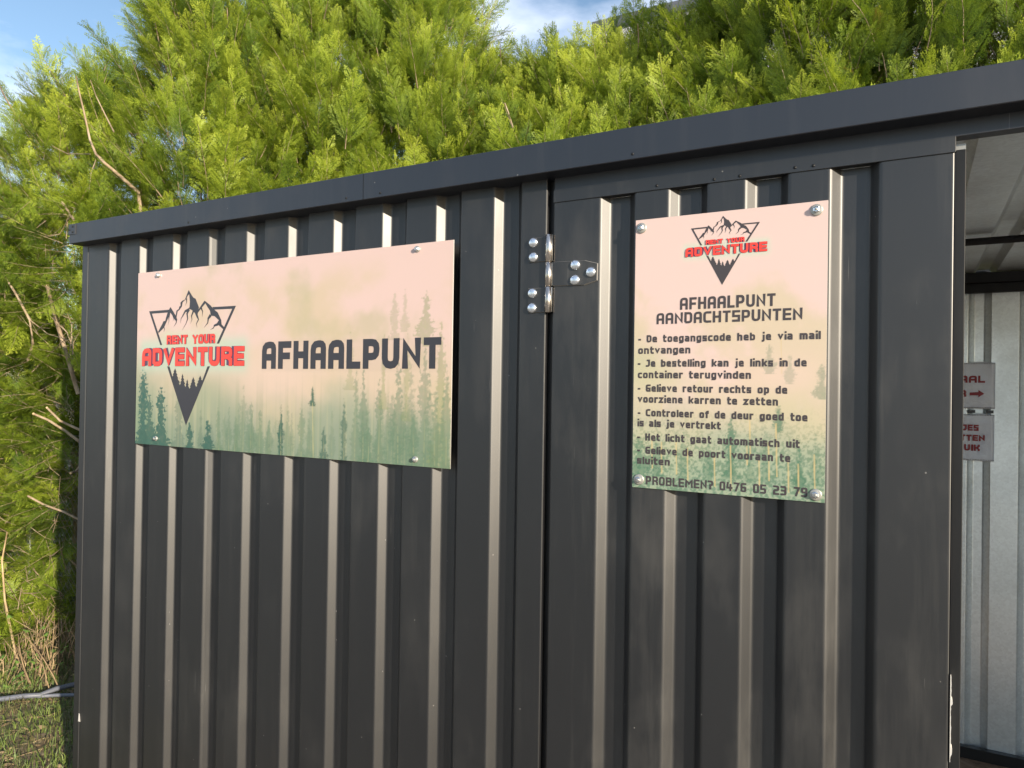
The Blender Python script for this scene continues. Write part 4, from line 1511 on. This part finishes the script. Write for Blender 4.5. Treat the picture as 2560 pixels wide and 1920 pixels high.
limb(tc_, [(285, 330), (262, 285), (240, 240), (226, 200)], [1.1, 1.08, 1.06, 1.05], .008, .004)
limb(tc_, [(185, 550), (165, 520), (155, 505)], [.9, .88, .88], .012, .013)
t4 = tobjs[3]
limb(t4, [(415, 435), (470, 400), (530, 360), (580, 332)], [1.9, 1.85, 1.85, 1.85], .012, .006)
limb(t4, [(525, 325), (533, 250), (540, 200), (500, 130), (492, 100)], [2.0, 1.98, 1.95, 1.92, 1.9], .018, .008)
limb(t4, [(545, 160), (560, 110), (570, 60), (568, 20)], [1.95, 1.93, 1.9, 1.9], .013, .006)
limb(t4, [(365, 360), (390, 310), (408, 265), (425, 220)], [1.75, 1.72, 1.7, 1.7], .008, .005)
limb(tobjs[4], [(770, 320), (790, 270), (800, 232)], [2.35, 2.33, 2.3], .010, .008)
limb(tobjs[5], [(1262, 258), (1272, 285), (1282, 318)], [2.5, 2.48, 2.48], .007, .009)

# sprays hanging over the bare limbs at the lower left, closer than the crowns
rr = random.Random(91)
P, R, Sc, I = [], [], [], []
for i in range(620):
    px, py = rr.uniform(-60, 190), rr.uniform(500, 1650)
    yy = rr.uniform(.70, 1.15) + (0.1 if py > 1300 else 0)
    if py > 1330 and rr.random() < .30 + (py - 1330) / 700: continue
    q = at(px, py, yy)
    if q.x > XL - .12: continue
    P.append(tuple(q))
    d = Vector((rr.uniform(-1, .7), rr.uniform(-.9, -.1), rr.uniform(-.5, .5)))
    R.append(tuple(d.normalized().to_track_quat('Z', 'Y').to_euler()))
    Sc.append(rr.uniform(.36, .66))
    I.append(rr.randrange(7))
scatter('low_sprays', P, R, Sc, I, tl, kind='stuff')

# fine brown inner twigs showing between the low sprays
mb = MB()
for i in range(170):
    px, py = rr.uniform(-40, 188), rr.uniform(560, 1620)
    c = at(px, py, rr.uniform(.66, 1.00))
    if c.x > XL - .15: continue
    L = rr.uniform(.08, .30)
    d = Vector((rr.uniform(-1, 1), rr.uniform(-.4, .4), rr.uniform(-.8, 1))).normalized()
    k_ = Vector((rr.uniform(-.2, .2), rr.uniform(-.2, .2), rr.uniform(-.2, .2))) * L
    w = rr.uniform(.0012, .0034)
    mb.tube([c, c + d * L * .35 + k_ * .4, c + d * L * .7 + k_ * .7, c + d * L + k_ * .5], [w, w * .8, w * .6, w * .35], 4, 0, True, False)
    e = c + d * L * .35 + k_ * .4
    d2 = (d + Vector((rr.uniform(-.7, .7), 0, rr.uniform(-.7, .7)))).normalized()
    mb.tube([e, e + d2 * L * .3, e + d2 * L * .5 - k_ * .2], [w * .7, w * .5, w * .3], 4, 0, True, False)
mb.build('twigs', M_bark, tl, kind='stuff')

# ------------------------------------------------------------------ fence, weeds, litter, pipes at the lower left
fn = thing('chain_link_fence', 'wire mesh fence half hidden in the hedge at the left picture edge', 'fence', (-5.6, 1.05, 0))
mb = MB()
fx0, fx1, fz = -7.6, -4.15, 1.25
st = .055
nn_ = int((fx1 - fx0 + fz) / st)
for i in range(nn_):
    a = fx0 + i * st
    p0, p1 = (a, 0), (a - fz, fz)
    x0_, x1_ = max(fx0, a - fz), min(fx1, a)
    if x1_ > x0_: mb.tube([(x1_, 1.02, a - x1_ + .02), (x0_, 1.02, a - x0_ + .02)], .0013, 3, 0, True, False)
    b_ = fx0 - fz + i * st
    x0_, x1_ = max(fx0, b_), min(fx1, b_ + fz)
    if x1_ > x0_: mb.tube([(x0_, 1.023, x0_ - b_ + .02), (x1_, 1.023, x1_ - b_ + .02)], .0013, 3, 0, True, False)
mb.build('wire_mesh', M_wire, fn, kind='stuff')
for x in (-7.0, -5.1):
    MB().tube([(x, 1.05, -.05), (x, 1.05, 1.32)], .022, 10).build('post', M_wire, fn)
MB().tube([(fx0, 1.03, 1.27), (fx1, 1.03, 1.27)], .004, 6).build('top_wire', M_wire, fn)

pipe_pts = [(-60, 1752), (0, 1748), (60, 1740), (100, 1738), (140, 1722), (186, 1711), (230, 1700)]


def onground(px, py, z):
    d = fwd * 1800.0 + r2 * (px - 1280.0) - u2 * (py - 960.0)
    return Vector((0, -DIST, EYE)) + d * ((z - EYE) / d.z)


mb = MB()
mb.tube([onground(px, py, .035) for px, py in pipe_pts], .0125, 8)
tag(mb.build('plastic_conduit', M_cable), 'grey plastic pipe on the ground that bends up behind the container corner', 'pipe', 'grey pipes on the ground')
mb = MB()
mb.tube([onground(px, py, .03) for px, py in [(95, 1741), (140, 1738), (186, 1737), (230, 1736)]], .009, 8)
tag(mb.build('plastic_conduit', M_cable), 'thinner straight grey pipe just below the bent one by the container', 'pipe', 'grey pipes on the ground')


def blades(n, area, hgt, wid, seed, bend=.5):
    r = np.random.default_rng(seed)
    pts = []
    while len(pts) < n:
        x, y = r.uniform(*area[0]), r.uniform(*area[1])
        if x > XL - .03 and y > -0.05: continue
        pts.append((x, y))
    pts = np.array(pts)
    a = r.uniform(0, 6.28, n)
    h = r.uniform(*hgt, n)
    w = r.uniform(*wid, n)
    z = np.array([gz(x, y) for x, y in pts])
    lean = r.uniform(0, bend, n)
    la = r.uniform(0, 6.28, n)
    dx, dy = np.cos(a) * w, np.sin(a) * w
    bx, by_ = np.cos(la) * lean * h, np.sin(la) * lean * h
    zero = np.zeros(n)
    b0 = np.stack([pts[:, 0] - dx, pts[:, 1] - dy, z - .005], 1)
    b1 = np.stack([pts[:, 0] + dx, pts[:, 1] + dy, z - .005], 1)
    m0 = np.stack([pts[:, 0] - dx * .7 + bx * .35, pts[:, 1] - dy * .7 + by_ * .35, z + h * .6], 1)
    m1 = np.stack([pts[:, 0] + dx * .7 + bx * .35, pts[:, 1] + dy * .7 + by_ * .35, z + h * .6], 1)
    tp = np.stack([pts[:, 0] + bx, pts[:, 1] + by_, z + h * (1 - lean * .35)], 1)
    V = np.stack([b0, b1, m1, m0, tp, tp + [0, 0, .0005]], 1).reshape(-1, 3)
    k = np.arange(n)[:, None] * 6
    F = np.vstack([k + [[0, 1, 2, 3]], k + [[3, 2, 5, 4]]])
    return np_mesh('blades', V, F)


link('grass', blades(26000, ((-6.0, -2.75), (-.5, 1.3)), (.012, .075), (.0010, .0028), 3, 1.3), M_grass, label='thin bright green grass growing by the container corner', cat='grass', kind='stuff')
# fallen brown leaves and bark scraps
rl = random.Random(5)
mb = MB()
for i in range(420):
    x, y = rl.uniform(-5.2, -2.78), rl.uniform(-.3, 1.2)
    z = gz(x, y) + rl.uniform(.004, .02)
    a, L = rl.uniform(0, 6.28), rl.uniform(.008, .026)
    c = Vector((x, y, z))
    d = Vector((math.cos(a), math.sin(a), rl.uniform(-.4, .4)))
    t = Vector((-d.y, d.x, rl.uniform(-.4, .4)))
    mb.add([c - d * L, c - d * L * .2 + t * L * .55, c + d * L, c - t * L * .5, c + Vector((0, 0, L * .3))], [(0, 4, 1), (1, 4, 2), (2, 4, 3), (3, 4, 0)])
mb.build('leaf_litter', M_stalk, label='small brown fallen leaves and bark scraps on the grass', cat='litter', kind='stuff')
# straw and twigs lying about
r_ = random.Random(17)
mb = MB()
for i in range(900):
    x, y = r_.uniform(-5.4, -2.78), r_.uniform(-.35, 1.5)
    if x > XL - .04: continue
    a = r_.gauss(0.9, 1.2)
    L = r_.uniform(.02, .16)
    z = gz(x, y) + .006
    c = Vector((x, y, z))
    d = Vector((math.cos(a), math.sin(a), r_.uniform(-.06, .16)))
    k_ = Vector((-d.y, d.x, .3)) * r_.uniform(-.03, .03) * L / .1
    mb.tube([c - d * L / 2, c + k_, c + d * L / 2], [r_.uniform(.0007, .0024), .0014, .0007], 3, 0, True, False)
mb.build('straw_litter', M_dry, label='dry straw and twigs scattered over the bare earth', cat='litter', kind='stuff')
# tall dry stalks and tangled stems under the hedge
mb = MB()
for i in range(170):
    px, py = r_.uniform(-40, 188), r_.uniform(1600, 1735)
    c = onground(px, py, 0.0)
    c.y += r_.uniform(-.05, .3)
    if c.x > XL - .1: continue
    L = r_.uniform(.08, .42)
    d = Vector((r_.uniform(-.45, .45), r_.uniform(-.3, .3), 1)).normalized()
    bend = Vector((r_.uniform(-.5, .5), r_.uniform(-.3, .3), -.15))
    pts = [c + d * L * t + bend * L * t * t * .6 for t in (0, .25, .5, .75, 1)]
    w = r_.uniform(.0015, .0045)
    mb.tube(pts, [w, w * .9, w * .8, w * .6, w * .4], 4, 0, True, False)
mb.build('dry_stalks', M_stalk, label='tangle of dry brown stalks under the hedge beside the container', cat='weeds', kind='stuff')
# long pale cane at far left
mb = MB()
mb.tube([at(55, 1725, .62), at(40, 1640, .64), at(12, 1500, .66), at(5, 1400, .68), at(18, 1330, .70)], [.008, .007, .006, .005, .004], 6)
tag(mb.build('bramble_cane', M_dry), 'long pale arching cane rising from the grass at the left picture edge', 'cane')


def leafy(label, base, hgt, n, size, seed, grp=None):
    r = random.Random(seed)
    t = thing('weed_plant', label, 'plant', tuple(base), grp)
    mb = MB()
    pts = [Vector(base) + Vector((r.uniform(-.02, .02) * k, r.uniform(-.02, .02) * k, hgt * k / 5)) for k in range(6)]
    mb.tube(pts, [.003, .0028, .0025, .002, .0016, .001], 5)
    mb.build('stem', M_dry, t)
    for i in range(n):
        p = pts[1 + (i % 5)]
        a = r.uniform(0, 6.28)
        d = Vector((math.cos(a), math.sin(a), .35)).normalized()
        s = d.cross(Vector((0, 0, 1))).normalized()
        u = s.cross(d)
        q = p + d * size * .7
        L = size * r.uniform(.7, 1.2)
        out = [(0, 0), (.35, .42), (.28, .55), (.55, .80), (.62, .35), (.85, .45), (1.15, 0), (.85, -.45), (.62, -.35), (.55, -.80), (.28, -.55), (.35, -.42)]
        lm = MB()
        vs = [q + d * (x * L) + s * (y * L * .75) - u * (abs(y) * L * .25) for x, y in out]
        cen = q + d * L * .5
        lm.add([cen] + vs, [(0, j + 1, (j + 1) % 12 + 1) for j in range(12)])
        lm.tube([p, q], .0012, 3, 1, True, False)
        lm.build('leaf', [M_weed, M_dry], t)
    return t


WG = 'young leafy weeds at the foot of the hedge'
WL = ['leafy weed with lobed leaves rising among the dry stalks', 'small lobed weed half way between the cane and the container', 'low bright weed by the grey pipe', 'leafy weed at the very left picture edge', 'tiny weed nearest to the container wall']
for i, (px, py, hg, n, sz) in enumerate([(60, 1690, .30, 9, .035), (100, 1700, .20, 8, .03), (40, 1728, .08, 9, .04), (5, 1700, .22, 8, .03), (125, 1690, .24, 7, .028)]):
    b = onground(px, py, 0.0)
    leafy(WL[i], b, hg, n, sz, 60 + i, WG)
